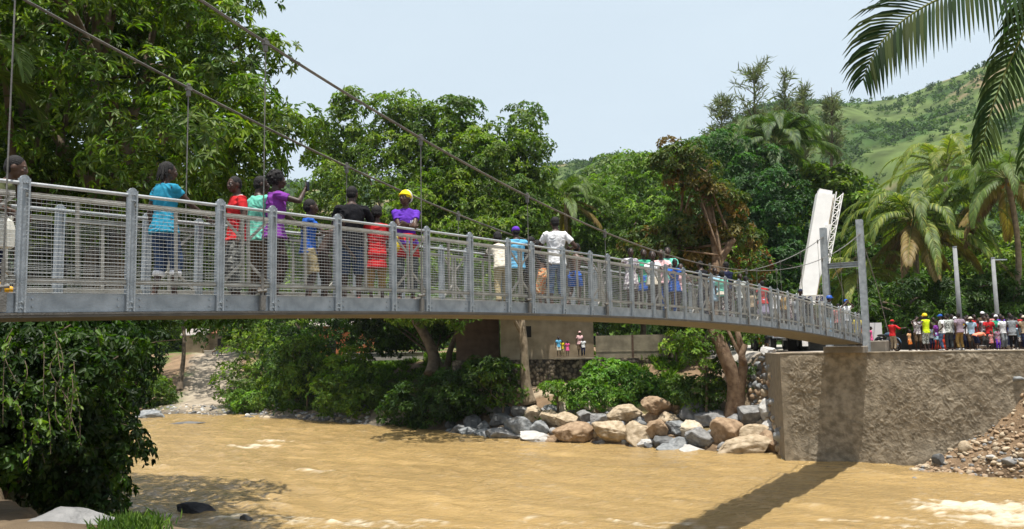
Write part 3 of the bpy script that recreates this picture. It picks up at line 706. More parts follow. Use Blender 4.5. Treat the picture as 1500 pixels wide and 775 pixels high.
def frond_geo(o, azim, elev, L, droop, nl=46, ll=.75, lw=.045, hang=.6, r=None, vang=.9, twist=0.0, start=.12, cols=((.07, .11, .02),), ctrl=None, up=None):
    """pinnate palm leaf: a drooping rachis and two rows of folded strips"""
    r = r or np.random.RandomState(1)
    if ctrl is None:
        d = np.array([math.sin(azim)*math.cos(elev), math.cos(azim)*math.cos(elev), math.sin(elev)])
        h = np.array([math.sin(azim), math.cos(azim), 0]); droop = droop*(1-.62*max(0, math.sin(elev)))
        P = bezier([o, o+d*L*.42, o+d*L*.62+h*L*.25-np.array([0, 0, droop*L*.30]), o+h*L*(.62+.1*math.cos(elev))+d*L*.18-np.array([0, 0, droop*L])], 30)
    else: P = bezier(ctrl, 30); L = np.linalg.norm(np.diff(P, axis=0), axis=1).sum()
    T = unit(np.gradient(P, axis=0)); V = []; Q = []; C = []; n = 0
    mb = MB(); rad = np.linspace(.028, .004, 30)*L/4; mb.tube(P, rad, 6)
    vv = np.concatenate(mb.v); V.append(vv); tb = np.array(cols[0])*1.5
    C.append(np.tile(np.array([.14, .15, .04]), (len(vv), 1)))
    qs = [f for f in mb.f if len(f) == 4]; Q += qs; n = len(vv)
    for k in range(nl):
        t = start+(1-start)*(k+.5)/nl; q = t*29; i = min(int(q), 28); f = q-i
        p = P[i]*(1-f)+P[i+1]*f; tg = T[i]
        u = np.array([0, 0, 1.]) if up is None else np.array(up, float)
        side = np.cross(tg, u)
        if np.linalg.norm(side) < .05: side = np.array([1., 0, 0])
        side = side/np.linalg.norm(side); nrm = np.cross(side, tg)
        env = (math.sin(math.pi*min(1, (.10+.90*t))**.8)**.55)*.9+.15
        for sg in (-1, 1):
            ln = ll*env*r.uniform(.85, 1.1); wd = lw*r.uniform(.85, 1.1)*(.6+.5*env)
            va = vang*(1-.45*t)
            d0 = tg*math.cos(va)+side*sg*math.sin(va)+nrm*.25; d0 /= np.linalg.norm(d0)
            pts = [p]; dd = d0.copy()
            for s_ in range(4):
                dd = dd+np.array([0, 0, -1])*hang*(.16+.22*s_)*r.uniform(.7, 1.25); dd /= np.linalg.norm(dd); pts.append(pts[-1]+dd*ln/4)
            pts = np.array(pts); ws = np.array([.55, 1, .9, .6, .06])*wd
            tt = unit(np.gradient(pts, axis=0)); wv_ = np.cross(tt, nrm+.15*r.normal(size=3)); wv_ = unit(wv_)
            a = pts+wv_*ws[:, None]*.5; b = pts-wv_*ws[:, None]*.5
            V.append(np.concatenate([a, b])); c = np.array(cols[r.randint(len(cols))])*r.uniform(.75, 1.25); 
            C.append(np.tile(c, (10, 1)))
            for j in range(4): Q.append((n+j, n+j+1, n+5+j+1, n+5+j))
            n += 10
    return np.concatenate(V), np.array(Q), np.clip(np.concatenate(C), .005, .8)
def palm(label, base, top, nf, L, cols, seed, ll=.75, lw=.05, r0=.17, r1=.11, group=None, elev=(-.5, 1.25), droop=.5, hang=.6, nuts=0, dead=0, azs=None, crown_shaft=False, name='palm_tree', bend=None, drops=None, vang=.9, nl=44, bark=None):
    r = np.random.RandomState(seed); base = np.array(base, float); top = np.array(top, float)
    root = empty(name, tuple(base)); tag(root, label, 'palm tree', group)
    mb = MB(); mid = (base+top)/2+(np.array(bend) if bend is not None else 0)
    P = bezier([base, mid, top], 40); rad = np.linspace(r0, r1, 40)*(1+.035*np.sin(np.arange(40)*2.1)); rad[0] *= 1.5; rad[1] *= 1.2
    mb.tube(P, rad, 12); off(mb.build('trunk', bark or BARKP, root, True), root)
    if crown_shaft:
        mb = MB(); mb.tube([top-np.array([0, 0, .1]), top+np.array([0, 0, .5]), top+np.array([0, 0, 1.3])], [r1*1.15, r1*1.2, r1*.5], 12)
        off(mb.build('crown_shaft', mat('palm_shaft', (.10, .19, .05), .5, .15, 3), root, True), root)
    for k in range(nf):
        u = (k+.5)/nf; az_ = azs[k] if azs else k*2.39996+r.uniform(-.2, .2)
        e = elev[1]*(1-u)+elev[0]*u; o = top+np.array([math.sin(az_), math.cos(az_), 0])*r1*.8+np.array([0, 0, (1.2 if crown_shaft else .1)*(1-u*.5)])
        cc = cols if u < .8 or not dead else [(.20, .14, .05), (.16, .12, .03)]
        V, Q, C = frond_geo(o, az_, e, L*r.uniform(.85, 1.1), droop*r.uniform(.75, 1.2)*(drops if drops else 1), nl, ll, lw, hang, r, vang, cols=cc)
        off(link('frond', np_mesh('frond', V, Q, [PALM], C), root), root)
    for k in range(dead):
        az_ = k*2.1+r.uniform(-.5, .5); o = top-np.array([0, 0, .15])
        V, Q, C = frond_geo(o, az_, -.6, L*.8, .75, 34, ll*.8, lw*.8, 1.3, r, cols=[(.16, .10, .05), (.12, .075, .035)])
        off(link('dead_frond', np_mesh('dead_frond', V, Q, [PALM], C), root), root)
    if nuts:
        mb = MB()
        for k in range(nuts):
            a = r.uniform(0, 6.28); mb.ell(top+np.array([math.cos(a)*r1*1.8, math.sin(a)*r1*1.8, -.1-r.uniform(0, .45)]), (.12, .12, .15), None, 10, 8)
        off(mb.build('coconut_bunch', mat('coconut', (.30, .16, .03), .5, .25, 5), root, True), root)
    return root
# ------------------------------------------------------------------ the footbridge (local x along, y across away from the camera, z up from eye level)
def steel(name, c1, c2, rough=.5, metal=.35):
    return mat(name, c1, rough, .1, 4.5, .25, 45, metal=metal, spec=.45, col2=c2, detail=9)
GALV = steel('galvanised_steel', (.27, .30, .32), (.42, .455, .48), .55, .3)
GALVL = steel('galvanised_bright', (.36, .38, .39), (.48, .50, .50), .5, .3)
GALVW = steel('galvanised_weathered', (.26, .25, .215), (.40, .385, .345), .6, .2)
WIRE = steel('galvanised_wire', (.34, .36, .36), (.46, .48, .48), .55, .3)
CABLE = steel('cable_steel', (.13, .125, .115), (.22, .21, .19), .6, .4)
BX0, BY0 = -5.066374792839003, 8.404559166611813
PA, PB = 1.1834453814093002, 0.8197709671056498; ML = 2*PA+PB
BW = 1.66; PH = 1.40
def bz(s): return .43661461409383023+.03485659752983247*s-.0013076687434053196*s*s
def bw(s, v, z): return np.array([BX0+BD[0]*s+BN[0]*v, BY0+BD[1]*s+BN[1]*v, 6+z])
def s_of(k): mm, r = divmod(k, 3); return mm*ML+r*PA
bridge = empty('suspension_footbridge', (BX0, BY0, 6.0), BTH); tag(bridge, 'galvanised steel suspension footbridge with mesh railings crossing the muddy river', 'bridge')
K0, K1 = -3, 36
ks = list(range(K0, K1+1))
def post_mesh():
    mb = MB(); 
    mb.box((0, 0, PH/2), (.098, .022, PH)); 
    for sx in (-1, 1):
        mb.box((sx*.040, -.024, PH/2), (.016, .028, PH-.004)); mb.box((sx*.0405, .026, PH/2), (.015, .032, PH-.004))
    for z in (.045, .105, .30, 1.285, 1.355):
        for sx in (-.018, .018):
            if z in (.30,) and sx > 0: continue
            mb.cyl((sx, -.010, z), (sx, -.030, z), .011, 8)
    mb.cyl((0, .016, PH-.012), (0, -.016, PH-.012), .047, 14)
    return mb.mesh('rail_post', [GALV])
PM = post_mesh()
for v, flip in ((0, 0), (BW, math.pi)):
    for k in ks:
        o = link('rail_post', PM, bridge); o.location = (s_of(k), v, bz(s_of(k))); o.rotation_euler = (0, 0, flip)
# panels
def panel_mesh(L, short):
    mb = MB(); x0, x1 = -L/2+.052, L/2-.052
    mb.box((0, 0, 1.232), (x1-x0, .045, .05)); mb.box((0, 0, .335), (x1-x0, .045, .05))
    if not short: mb.box((.0, 0, .783), (.032, .034, .846))
    else:
        for sx in (-1, 1):
            mb.box((sx*.045, 0, .783), (.034, .034, .846))
            mb.bar((sx*.062, 0, .62), (sx*(x1-.005), 0, .365), .03, .03, upv=(0, 1, 0)); mb.bar((sx*.062, 0, .95), (sx*(x1-.005), 0, 1.203), .03, .03, upv=(0, 1, 0))
    return mb.mesh('railing_panel', [GALVW])
def wire_mesh(L):
    mb = MB(); x0, x1 = -L/2+.05, L/2-.05; y = -.026
    n = int(round((x1-x0)/.052)); z0, z1 = .205, 1.232; mz = int(round((z1-z0)/.0435))
    for i in range(n+1):
        x = x0+(x1-x0)*i/n; mb.tube([(x, y, z0), (x, y, z1)], .0013, 4)
    for j in range(mz+1):
        z = z0+(z1-z0)*j/mz; mb.tube([(x0, y-.005, z), (x1, y-.005, z)], .0022, 4)
    return mb.mesh('wire_mesh', [WIRE])
def beam_mesh(L):
    mb = MB(); mb.box((0, .012, .1), (L-.10, .012, .2)); mb.box((0, .034, .196), (L-.102, .05, .01)); mb.box((0, .034, .006), (L-.102, .05, .01))
    for sx in (-1, 1):
        for z in (.06, .14):
            mb.cyl((sx*(L/2-.13), .006, z), (sx*(L/2-.13), -.008, z), .012, 8)
    return mb.mesh('edge_beam', [GALV])
PMS = {b: (panel_mesh(PB if b else PA, b), wire_mesh(PB if b else PA), beam_mesh(PB if b else PA)) for b in (0, 1)}
for v, flip in ((0, 0), (BW, math.pi)):
    for k in ks[:-1]:
        sh = 1 if k % 3 == 2 else 0
        s0_, s1_ = s_of(k), s_of(k+1); sm_ = (s0_+s1_)/2; sl_ = math.atan2(bz(s1_)-bz(s0_), s1_-s0_)
        ry = -sl_ if not flip else sl_
        pm, wm, bm = PMS[sh]
        rail = link('railing_panel', pm, bridge); rail.location = (sm_, v, bz(sm_)); rail.rotation_euler = (0, ry, flip)
        link('wire_mesh', wm, rail)
        bmo = link('edge_beam', bm, bridge); bmo.location = (sm_, v, bz(sm_)); bmo.rotation_euler = (0, ry, flip)
for v, nm in ((0, 'handrail'), (BW, 'handrail')):
    mb = MB(); sg = np.linspace(s_of(K0), s_of(K1), 90); mb.tube([(s, v+(.025 if v == 0 else -.025), bz(s)+1.352) for s in sg], .021, 8); mb.build(nm, GALVL, bridge, True)
# deck slabs, soffit flange and cross beams
DECKM = mat('deck_grating', (.20, .19, .17), .7, .2, 8, .3, 40)
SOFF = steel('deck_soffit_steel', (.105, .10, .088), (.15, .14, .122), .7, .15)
for mi_ in range(-1, 12):
    a, b_ = mi_*ML, (mi_+1)*ML; mb = MB(); mb2 = MB()
    sg = np.linspace(a+.004, b_-.004, 9)
    def sl(y0, y1, z0, z1, mbx):
        rings = [np.array([(s, y0, bz(s)+z0), (s, y1, bz(s)+z0), (s, y1, bz(s)+z1), (s, y0, bz(s)+z1)]) for s in sg]; mbx.loft(rings)
    sl(.062, BW-.062, .145, .185, mb)
    o = mb.build('deck_panel', DECKM, bridge)
    sl(-.075, BW+.075, -.056, -.033, mb2)
    sl(-.085, -.02, -.030, -.006, mb2); sl(BW+.02, BW+.085, -.030, -.006, mb2)
    mb2.build('floor_pan', SOFF, bridge)
CZN = (0.00747579, -0.28534348, 4.9808719); CZF = (0.00718375, -0.26475205, 4.63333704)
def cz(s, v): c = CZN if v < .5 else CZF; return c[0]*s*s+c[1]*s+c[2]
TS = 39.25
hang_s = [i*ML-.19 for i in range(0, 13)]
for v in (-.05, BW+.05):
    mb = MB(); sg = np.linspace(-3.6, TS, 110)
    for dy in (-.018, .018): mb.tube([(s, v+dy, cz(s, v)) for s in sg], .0108, 6)
    # back stay to the ground behind the tower
    mb.build('main_cable', CABLE, bridge, True)
    mb = MB(); mb.tube([(TS, v, cz(TS, v)), (TS+3.4, v, cz(TS, v)*.52), (TS+7.0, v+.1, -.58)], .022, 6); mb.build('backstay', CABLE, bridge, True)
    for i, s in enumerate(hang_s):
        if s > TS-1.2: continue
        zb = bz(s)+.06; zt = cz(s, v); yy = v-.045 if v < 0 else v+.045
        mb = MB(); 
        mb.box((s, v, zt-.005), (.075, .07, .06)); mb.box((s, v, zt-.075), (.045, .05, .10)); mb.cyl((s-.02, v, zt+.05), (s+.02, v, zt+.05), .022, 8)
        mb.cyl((s, v, zt-.11), (s, v, zb+.45), .0085, 6); mb.cyl((s, v, zb+.48), (s, v, zb+.08), .019, 8)
        mb.box((s, v, zb+.045), (.07, .05, .20)); mb.cyl((s-.09, v, zb+.19), (s+.06, v, zb+.21), .022, 8); mb.box((s, v+(.03 if v < 0 else -.03), zb-.085), (.22, .08, .03))
        o = mb.build('hanger', CABLE, bridge)
# tower
tw = None
for v in (-.05, BW+.05):
    mb = MB(); hgt = 6.0 if v < 0 else 5.75; w_ = .30
    zb = -.60; mb.box((TS, v, (hgt+zb)/2), (w_-.05, .014, hgt-zb)); 
    for sx in (-1, 1): mb.box((TS+sx*(w_/2-.012), v, (hgt+zb)/2), (.024, w_, hgt-zb-.002))
    mb.box((TS, v, zb+.015), (.5, .5, .03)); mb.box((TS, v, cz(TS, v)), (.36, .12, .16)); mb.cyl((TS-.2, v, cz(TS, v)), (TS+.2, v, cz(TS, v)), .06, 10)
    mb.build('tower_post', GALV, bridge)
for v in (-.05, BW+.05):            # the near tower and its stays, left of the picture
    mb = MB(); t2 = -3.6; hg2 = cz(t2, v)+.55; zb2 = -1.3
    mb.box((t2, v, (hg2+zb2)/2), (.25, .014, hg2-zb2))
    for sx in (-1, 1): mb.box((t2+sx*.138, v, (hg2+zb2)/2), (.024, .30, hg2-zb2-.002))
    mb.build('tower_post', GALV, bridge)
    mb = MB(); mb.tube([(t2, v, cz(t2, v)), (t2-3.4, v, 2.4), (t2-7.0, v, -1.2)], .022, 6); mb.build('backstay', CABLE, bridge, True)
mb = MB(); mb.box((-3.6, BW/2, 3.9), (.20, BW-.02, .22)); mb.build('tower_crossbeam', GALV, bridge)
mb = MB(); mb.box((TS, BW/2, 3.78), (.20, BW-.02, .016)); mb.box((TS, BW/2, 3.9), (.20, BW-.02, .022)); mb.box((TS, BW/2, 3.66), (.20, BW-.02, .022)); mb.box((TS, BW/2, 3.78), (.014, BW-.02, .22)); mb.build('tower_crossbeam', GALV, bridge)

# ------------------------------------------------------------------ abutment blocks at the far end
def box_thing(name, label, cat, c, size, rz, m, bev=.02, parts=None):
    root = empty(name, c, rz); tag(root, label, cat)
    return root
ABC = mat('abutment_concrete', (.21, .185, .15), .9, .15, 2.5, .4, 22)
def chamfer_block(name, label, c, L, W, Hh, rz, m, cat='block'):
    mb = MB(); b = .035; ring = lambda i, z: np.array([(-L/2+i, -W/2, z), (L/2-i, -W/2, z), (L/2, -W/2+i, z), (L/2, W/2-i, z), (L/2-i, W/2, z), (-L/2+i, W/2, z), (-L/2, W/2-i, z), (-L/2, -W/2+i, z)])
    def sc(r_, k): q = r_.copy(); q[:, 0] *= (L-2*k)/L; q[:, 1] *= (W-2*k)/W; return q
    mb.loft([ring(b, 0), ring(b, Hh-b), sc(ring(b, Hh), b)])
    o = mb.build(name, m, None, False, c); o.rotation_euler = (0, 0, rz); tag(o, label, cat); return o
# bearing ledge under the bridge end, two anchor blocks beside it
zt_ = 6+bz(38.2)-.13
c0 = bw(38.75, BW/2, 0); chamfer_block('bearing_ledge', 'grey concrete ledge carrying the far end of the footbridge', (c0[0], c0[1], WTOP+.02), 1.0, BW+.25, max(.15, zt_-WTOP-.03), BTH, ABC, 'concrete block')
c0 = bw(-3.55, BW/2, 0); chamfer_block('bearing_ledge', 'concrete abutment carrying the near end of the footbridge', (c0[0], c0[1], 4.0), 1.1, BW+.6, 2.08, BTH, ABC, 'concrete block')
c0 = bw(39.95, -.45, 0); chamfer_block('anchor_block', 'pale concrete block with sloped face beside the bridge tower foot', (c0[0], c0[1], WTOP+.02), 1.1, .9, .56, BTH, ABC, 'concrete block')
# ------------------------------------------------------------------ people on the bridge
C = dict(turq=cloth('turquoise', (.025, .24, .37)), jean=cloth('denim', (.035, .06, .12), var=.35, scale=14), jeanl=cloth('denim_faded', (.10, .16, .28), var=.6, scale=6), red=cloth('red', (.50, .022, .025)), mint=cloth('mint', (.16, .55, .42)), purp=cloth('purple', (.19, .04, .28)),
 viol=cloth('violet', (.12, .035, .40)), blue=cloth('blue', (.02, .10, .42)), blk=cloth('black', (.012, .012, .015)), navy=cloth('navy', (.015, .02, .05)), dark=cloth('dark_brown', (.035, .022, .018)), khaki=cloth('khaki', (.33, .27, .15)), brown=cloth('brown', (.11, .075, .045)), white=cloth('white', (.74, .74, .75)), cream=cloth('cream', (.60, .55, .45)),
 grey=cloth('grey', (.24, .26, .28)), dgrey=cloth('dark_grey', (.07, .08, .085)), sky=cloth('sky_blue', (.13, .42, .66)), orange=cloth('orange', (.72, .20, .03)), yellow=cloth('yellow', (.80, .62, .02)), olive=cloth('olive', (.10, .11, .05)), green=cloth('green', (.05, .36, .20)), pink=cloth('pink', (.75, .12, .30)), salmon=cloth('salmon', (.80, .26, .16)), gold=cloth('gold_brown', (.30, .19, .06)), tan=cloth('tan', (.42, .33, .22)), hiv=cloth('high_visibility', (.60, .78, .02)), hot=cloth('pale_pink', (.72, .45, .45)), lblue=cloth('pale_blue', (.34, .50, .62)))
C['floral'] = pattern('floral', (.62, .58, .52), (.10, .05, .07), 22); C['plaid'] = pattern('plaid', (.42, .05, .09), (.25, .22, .30), 26); C['stripe'] = pattern('striped', (.10, .11, .10), (.55, .58, .55), 20); C['ogrid'] = pattern('orange_print', (.75, .18, .02), (.60, .45, .25), 24); C['blotch'] = pattern('printed_white', (.74, .72, .70), (.30, .26, .30), 14); C['redp'] = pattern('red_print', (.55, .03, .04), (.50, .30, .28), 22)
HELY = mat('helmet_yellow', (.85, .60, .01), .35, .04); HELB = mat('helmet_blue', (.02, .09, .40), .35, .04); SHOER = cloth('shoe_red', (.40, .02, .02)); SHOEB = cloth('shoe_black', (.02, .02, .02)); SHOEW = cloth('shoe_white', (.6, .6, .6))
def onrail(px, py, v):
    r = ray(px, py); A = np.array([[r[0], -BD[0]], [r[1], -BD[1]]]); t, s = np.linalg.solve(A, np.array([BX0, BY0])+BN*v); return s, t*r[2], t
DZ = .188
def bp(px, top, v, heading, label, vis=1.0, dx=0, **k):
    """person on the deck: stands v metres in from the near railing, as tall as seen in the photo"""
    s, _, t = onrail(px, 430, v); zt = onrail(px, top, v)[1]; h = (zt-(bz(s)+DZ))/vis
    p = bw(s, v, bz(s)+DZ)
    return person(tuple(p), heading, h, label, k.pop('group', None), **k), h, p
VN = .0105
GB = 'people on the footbridge'
def jug(root, tp, hp, joints, legs, H, fin): pass
bp(-20, 238, .75, 75, 'boy in olive shirt leaning forward at the left edge of the bridge', .93, lean=24, hyaw=-8, skin=2, shirt=C['olive'], pants=C['navy'], L='low', Rr=(.10, .22, .56), vox=VN, child=True)
def cuffs(root, tp, hp, joints, legs, H, fin):
    for hj, kn, an in legs:
        s = MB(); a = kn+(an-kn)*.30; b_ = kn+(an-kn)*.44; s.tube([a, (a+b_)/2, b_], [.040, .0435, .040], 14); fin(s); s.build('trouser_cuff', C['white'], root, True)
bp(238, 235, 1.02, 28, 'woman in turquoise shirt and rolled jeans seen from behind on the bridge', fem=True, hyaw=25, shirt=C['turq'], sleeve=.45, pants=C['jean'], plen=.70, hair='braids', Rr=(.16, .24, .60), L='down', feet=((-.05, -.03, 0), (.055, .05, 0)), vox=VN, extra=cuffs)
bp(346, 257, 1.05, -125, 'boy in red sports jersey with white collar facing left', skin=0, shirt=C['red'], collar=C['white'], pants=pattern('grey_print', (.20, .20, .18), (.06, .06, .055), 14), L='down', Rr='down', hyaw=-15, hpit=-6, vox=VN, child=False)
bp(377, 256, 1.25, 35, 'boy in mint green shirt seen from behind beside the red jersey', skin=1, shirt=C['mint'], sleeve=.6, pants=C['brown'], hyaw=30, L=(.15, .15, .6), Rr='rail', vox=VN)
def phone(root, tp, hp, joints, legs, H, fin): pass
r1, h1_, p1_ = bp(401, 250, .95, 62, 'girl in purple shirt with bushy hair holding up a phone', fem=True, skin=1, shirt=C['purp'], sleeve=.5, pants=C['dark'], plen=.8, hair='afro', Rr=(.07, .21, .85), L=(.14, .10, .53), vox=VN, shoes=C['dark'])
bp(451, 295, 1.0, 62, 'small boy in blue shirt and khaki shorts holding the far rail', child=True, skin=0, shirt=C['blue'], collar=C['red'], sleeve=.55, pants=C['khaki'], plen=.48, Rr=(.08, .25, .70), L=(.10, .25, .72), vox=VN)
bp(474, 318, 1.2, 60, 'small shirtless child bending behind the black shirted man', .93, child=True, skin=1, lean=28, pants=C['dark'], plen=.6, Rr=(.1, .3, .5), L='reach', vox=VN)
bp(515, 271, 1.15, -12, 'man in black shirt and denim shorts with red shoes seen from behind', skin=0, shirt=C['blk'], sleeve=.75, pants=C['jean'], plen=.55, shoes=SHOER, hyaw=22, Rr=(.18, .22, .64), L='rail', vox=VN)
bp(552, 304, .95, -18, 'boy in long red shirt seen from behind beside the black shirted man', child=True, skin=0, shirt=C['red'], hem=-.16, sleeve=.9, pants=C['gold'], plen=.8, L='rail', Rr='rail', vox=VN, shoes=C['orange'])
def scarfband(root, tp, hp, joints, legs, H, fin):
    s = MB(); s.tube([hp(math.cos(t)*.044, -.045+math.sin(t)*.016, .022+math.sin(t)*.052) for t in np.linspace(0, 2*math.pi, 21)], .0085, 8); fin(s); s.build('cap_edge', C['white'], root, True)
    s = MB(); s.loft([np.stack([np.cos(a_)*(.097+.01*j), np.sin(a_)*(.076+.01*j), np.full(20, .60-.07*j)], 1) for j in range(4) for a_ in [np.arange(20)*2*math.pi/20]]); fin(s); s.build('tied_jacket', C['red'], root, True)
    s = MB(); s.cap((.10, .06, .56), .03, (.10, .07, .47), .045); fin(s); s.build('waist_bag', C['yellow'], root, True)
    s = MB(); rr_ = random.Random(4)
    for q in range(7): s.box(tuple(tp(-.055+.018*q, .0768+.001*(q % 2), .185-.004*q)), (.013, .004, .022))
    for q in range(5): s.box(tuple(tp(-.035+.017*q, .0775, .145)), (.014, .004, .016))
    fin(s); s.build('shirt_print', C['white'], root)
bp(595, 279, .42, 168, 'woman in violet printed shirt and yellow headscarf leaning on the near rail', fem=True, skin=2, shirt=C['viol'], sleeve=.5, hem=-.02, pants=C['dgrey'], hair='short', hat='scarf', hatm=C['yellow'], hyaw=38, L=(-.02, .22, .66), Rr=(-.03, .20, .64), vox=VN, extra=scarfband)
bp(735, 345, 1.15, -15, 'boy in cream shirt and khaki trousers leaning over the far rail', .90, child=True, lean=30, skin=0, shirt=C['cream'], pants=C['khaki'], L='reach', Rr='reach', feet=((-.06, -.10, 0), (.06, .02, 0)), vox=.012)
bp(758, 331, 1.2, -20, 'man in blue cap and sky blue vest seen from behind on the bridge', skin=0, shirt=C['sky'], sleeve=0, pants=C['olive'], hat='cap', hatm=C['viol'], L='rail', Rr='rail', vox=.012, shoes=SHOEW)
bp(774, 348, 1.05, 50, 'boy in dark shirt beside the blue capped man', child=True, skin=1, shirt=C['blk'], sleeve=1.6, pants=C['dark'], lean=10, L='rail', Rr='rail', vox=.012)
bp(796, 357, 1.3, -50, 'shirtless child in orange printed shorts left of the white shirted man', .95, child=True, skin=2, pants=C['ogrid'], plen=.62, lean=15, L='rail', Rr='rail', vox=.012)
bp(816, 317, 1.0, -12, 'man in white T-shirt and faded jeans seen from behind on the bridge', skin=0, shirt=C['white'], sleeve=.6, pants=C['jeanl'], plen=.75, L=(.16, .22, .60), Rr=(.20, .12, .66), vox=.012)
bp(843, 361, .85, 30, 'shirtless child in blue shorts right of the white shirted man', .96, child=True, skin=2, pants=C['blue'], plen=.35, lean=12, L='rail', Rr='rail', feet=((-.05, -.16, .06), (.05, 0, 0)), vox=.012)
V2 = .014
bp(925, 363, .62, 165, 'girl in long white top at the near rail facing the camera', fem=True, skin=1, shirt=C['blotch'], hem=-.18, sleeve=.6, skirt=C['blotch'], skem=.40, Rr=(.30, .28, .66), L='down', vox=V2)
bp(944, 365, 1.0, 170, 'girl in green top standing behind the white tops', fem=True, skin=1, shirt=C['green'], sleeve=.3, skirt=C['blue'], skem=.35, L='rail', Rr='rail', vox=V2)
bp(957, 370, .55, 175, 'child in white shirt and cream skirt in the middle of the rail group', child=True, skin=1, shirt=C['white'], skirt=C['cream'], skem=.45, L='rail', Rr='rail', vox=V2)
bp(970, 365, 1.05, 185, 'girl with green neckline behind the rail group', fem=True, skin=0, shirt=C['hot'], collar=C['green'], pants=C['dark'], L='rail', Rr='rail', vox=V2)
bp(980, 362, 1.3, 190, 'tall boy in pale green shirt at the back of the rail group', skin=1, shirt=C['mint'], pants=C['blue'], vox=V2)
bp(988, 379, .60, 165, 'girl in royal blue dress with head bowed over the rail', fem=True, skin=0, shirt=C['blue'], skirt=C['blue'], skem=.4, hair='bun', hpit=-30, L='rail', Rr='rail', vox=V2)
bp(998, 388, .80, 180, 'small child in pink shirt at the right end of the rail group', child=True, skin=0, shirt=C['hot'], pants=C['navy'], plen=.55, L='rail', Rr='rail', vox=V2)
bp(1031, 381, 1.15, -35, 'person in black shirt seen from behind right of the rail group', skin=0, shirt=C['blk'], pants=C['navy'], lean=8, L='rail', Rr='rail', vox=V2)
bp(1066, 383, 1.1, -30, 'person in navy shirt and white floral trousers seen from behind', skin=0, fem=True, shirt=C['navy'], hem=.02, pants=C['floral'], L='rail', Rr='rail', vox=V2)
bp(1058, 398, .6, 40, 'small child in pale green dress beside the floral trousers', child=True, skin=1, shirt=C['mint'], skirt=C['cream'], skem=.5, vox=V2)
bp(1102, 425, .7, 60, 'toddler in tan top near the far third of the bridge', child=True, skin=1, shirt=C['tan'], pants=C['dgrey'], vox=V2)
bp(1117, 411, .9, 20, 'woman in red top and pale violet skirt far along the bridge', fem=True, skin=0, shirt=C['red'], sleeve=.4, skirt=cloth('pale_violet', (.34, .30, .42)), skem=.25, vox=V2)
bp(1136, 424, .8, 60, 'person in white shirt far along the bridge behind the red top', skin=1, shirt=C['white'], pants=C['grey'], vox=V2)
bp(1155, 431, .9, 120, 'person in floral dress far along the bridge', fem=True, skin=1, shirt=C['floral'], skirt=C['floral'], skem=.3, vox=V2)
bp(1172, 423, 1.2, 170, 'dark capped person in front of the crane boom on the bridge', skin=0, shirt=C['navy'], pants=C['dgrey'], hat='cap', hatm=C['navy'], vox=V2)
bp(1213, 433, .9, 110, 'worker in blue helmet near the far end of the bridge', skin=0, shirt=C['dgrey'], sleeve=1.5, pants=C['lblue'], hat='helmet', hatm=HELB, vox=V2)
bp(1238, 438, .7, 185, 'man in white shirt and blue cap raising a camera at the bridge end', skin=0, shirt=C['white'], pants=C['grey'], hat='cap', hatm=C['blue'], L=(.02, .13, .91), Rr=(.02, .13, .91), vox=V2)
for px_e, top_e, v_e, hd_e, lab_e, kw_e in [
 (1048, 392, .9, 170, 'girl in pale blue dress between the two dark shirts far along the bridge', dict(fem=True, shirt=C['lblue'], skirt=C['lblue'], skem=.35)),
 (1084, 400, .7, 160, 'man in striped shirt just right of the floral trousers on the bridge', dict(shirt=C['stripe'], pants=C['dgrey'])),
 (1093, 404, 1.2, 30, 'person in brown shirt at the lowest point of the near cable', dict(shirt=C['brown'], pants=C['dark'])),
 (1127, 421, 1.2, 60, 'boy in dark blue shirt right behind the red top far along the bridge', dict(shirt=C['navy'], pants=C['dark'])),
 (1146, 427, .6, 200, 'girl in yellow shirt among the far bridge group left of the crane letters', dict(fem=True, shirt=C['gold'], pants=C['dark'])),
 (1164, 433, .7, 150, 'person in grey shirt left of the dark cap before the crane boom', dict(shirt=C['grey'], pants=C['navy'])),
 (1184, 436, .9, 60, 'person in black shirt right of the dark cap before the crane boom', dict(shirt=C['blk'], pants=C['grey'])),
 (1196, 437, 1.1, 160, 'man in olive shirt under the crane letters near the bridge end', dict(shirt=C['olive'], pants=C['dark'])),
 (1226, 444, 1.1, 60, 'person in maroon shirt between the blue helmet and the blue cap', dict(shirt=C['redp'], pants=C['dark']))]:
    bp(px_e, top_e, v_e, hd_e, lab_e, vox=.016, skin=px_e % 3, **kw_e)
# objects they hold or that lie on the deck
s, _, _ = onrail(3, 330, .62); p = bw(s, .62, bz(s)+.72)
root = empty('jerry_can', tuple(p), .6); tag(root, 'white plastic jerry can held by the boy at the left edge', 'jerry can')
mb = MB(); mb.loft([np.array([(-x, -y, z), (x, -y, z), (x, y, z), (-x, y, z)]) for x, y, z in ((.09, .06, 0), (.12, .08, .02), (.125, .085, .20), (.10, .07, .29), (.05, .05, .33))]); mb.cyl((.07, 0, .30), (.09, 0, .36), .025, 10); mb.build('canister', mat('plastic_white', (.66, .65, .58), .45, .05), root)
mb = MB(); mb.tube([(-.08, 0, .29), (-.06, 0, .36), (.03, 0, .37), (.06, 0, .33)], .013, 8); mb.build('handle', MATS['plastic_white'], root, True)
s, _, _ = onrail(10, 424, .22); p = bw(s, .25, bz(s)+DZ+.05); mb = MB(); mb.cap((-.16, 0, 0), .05, (.12, 0, .01), .035); mb.cap((-.1, .06, .01), .045, (.05, .05, .03), .03); mb.cap((-.16, 0, .03), .05, (-.05, .02, .06), .04)
o = link('yellow_bundle', remesh(mb, .012, 2, .012, 3), None, tuple(p)); o.data.materials.append(cloth('bundle_yellow', (.75, .38, .02))); o.rotation_euler = (0, 0, BTH); tag(o, 'yellow cloth bundle lying on the deck at the left edge', 'bundle')
wr = np.array([.07, .235, .885])*h1_; a_ = -R_(62); p = p1_+rotz(a_)@wr
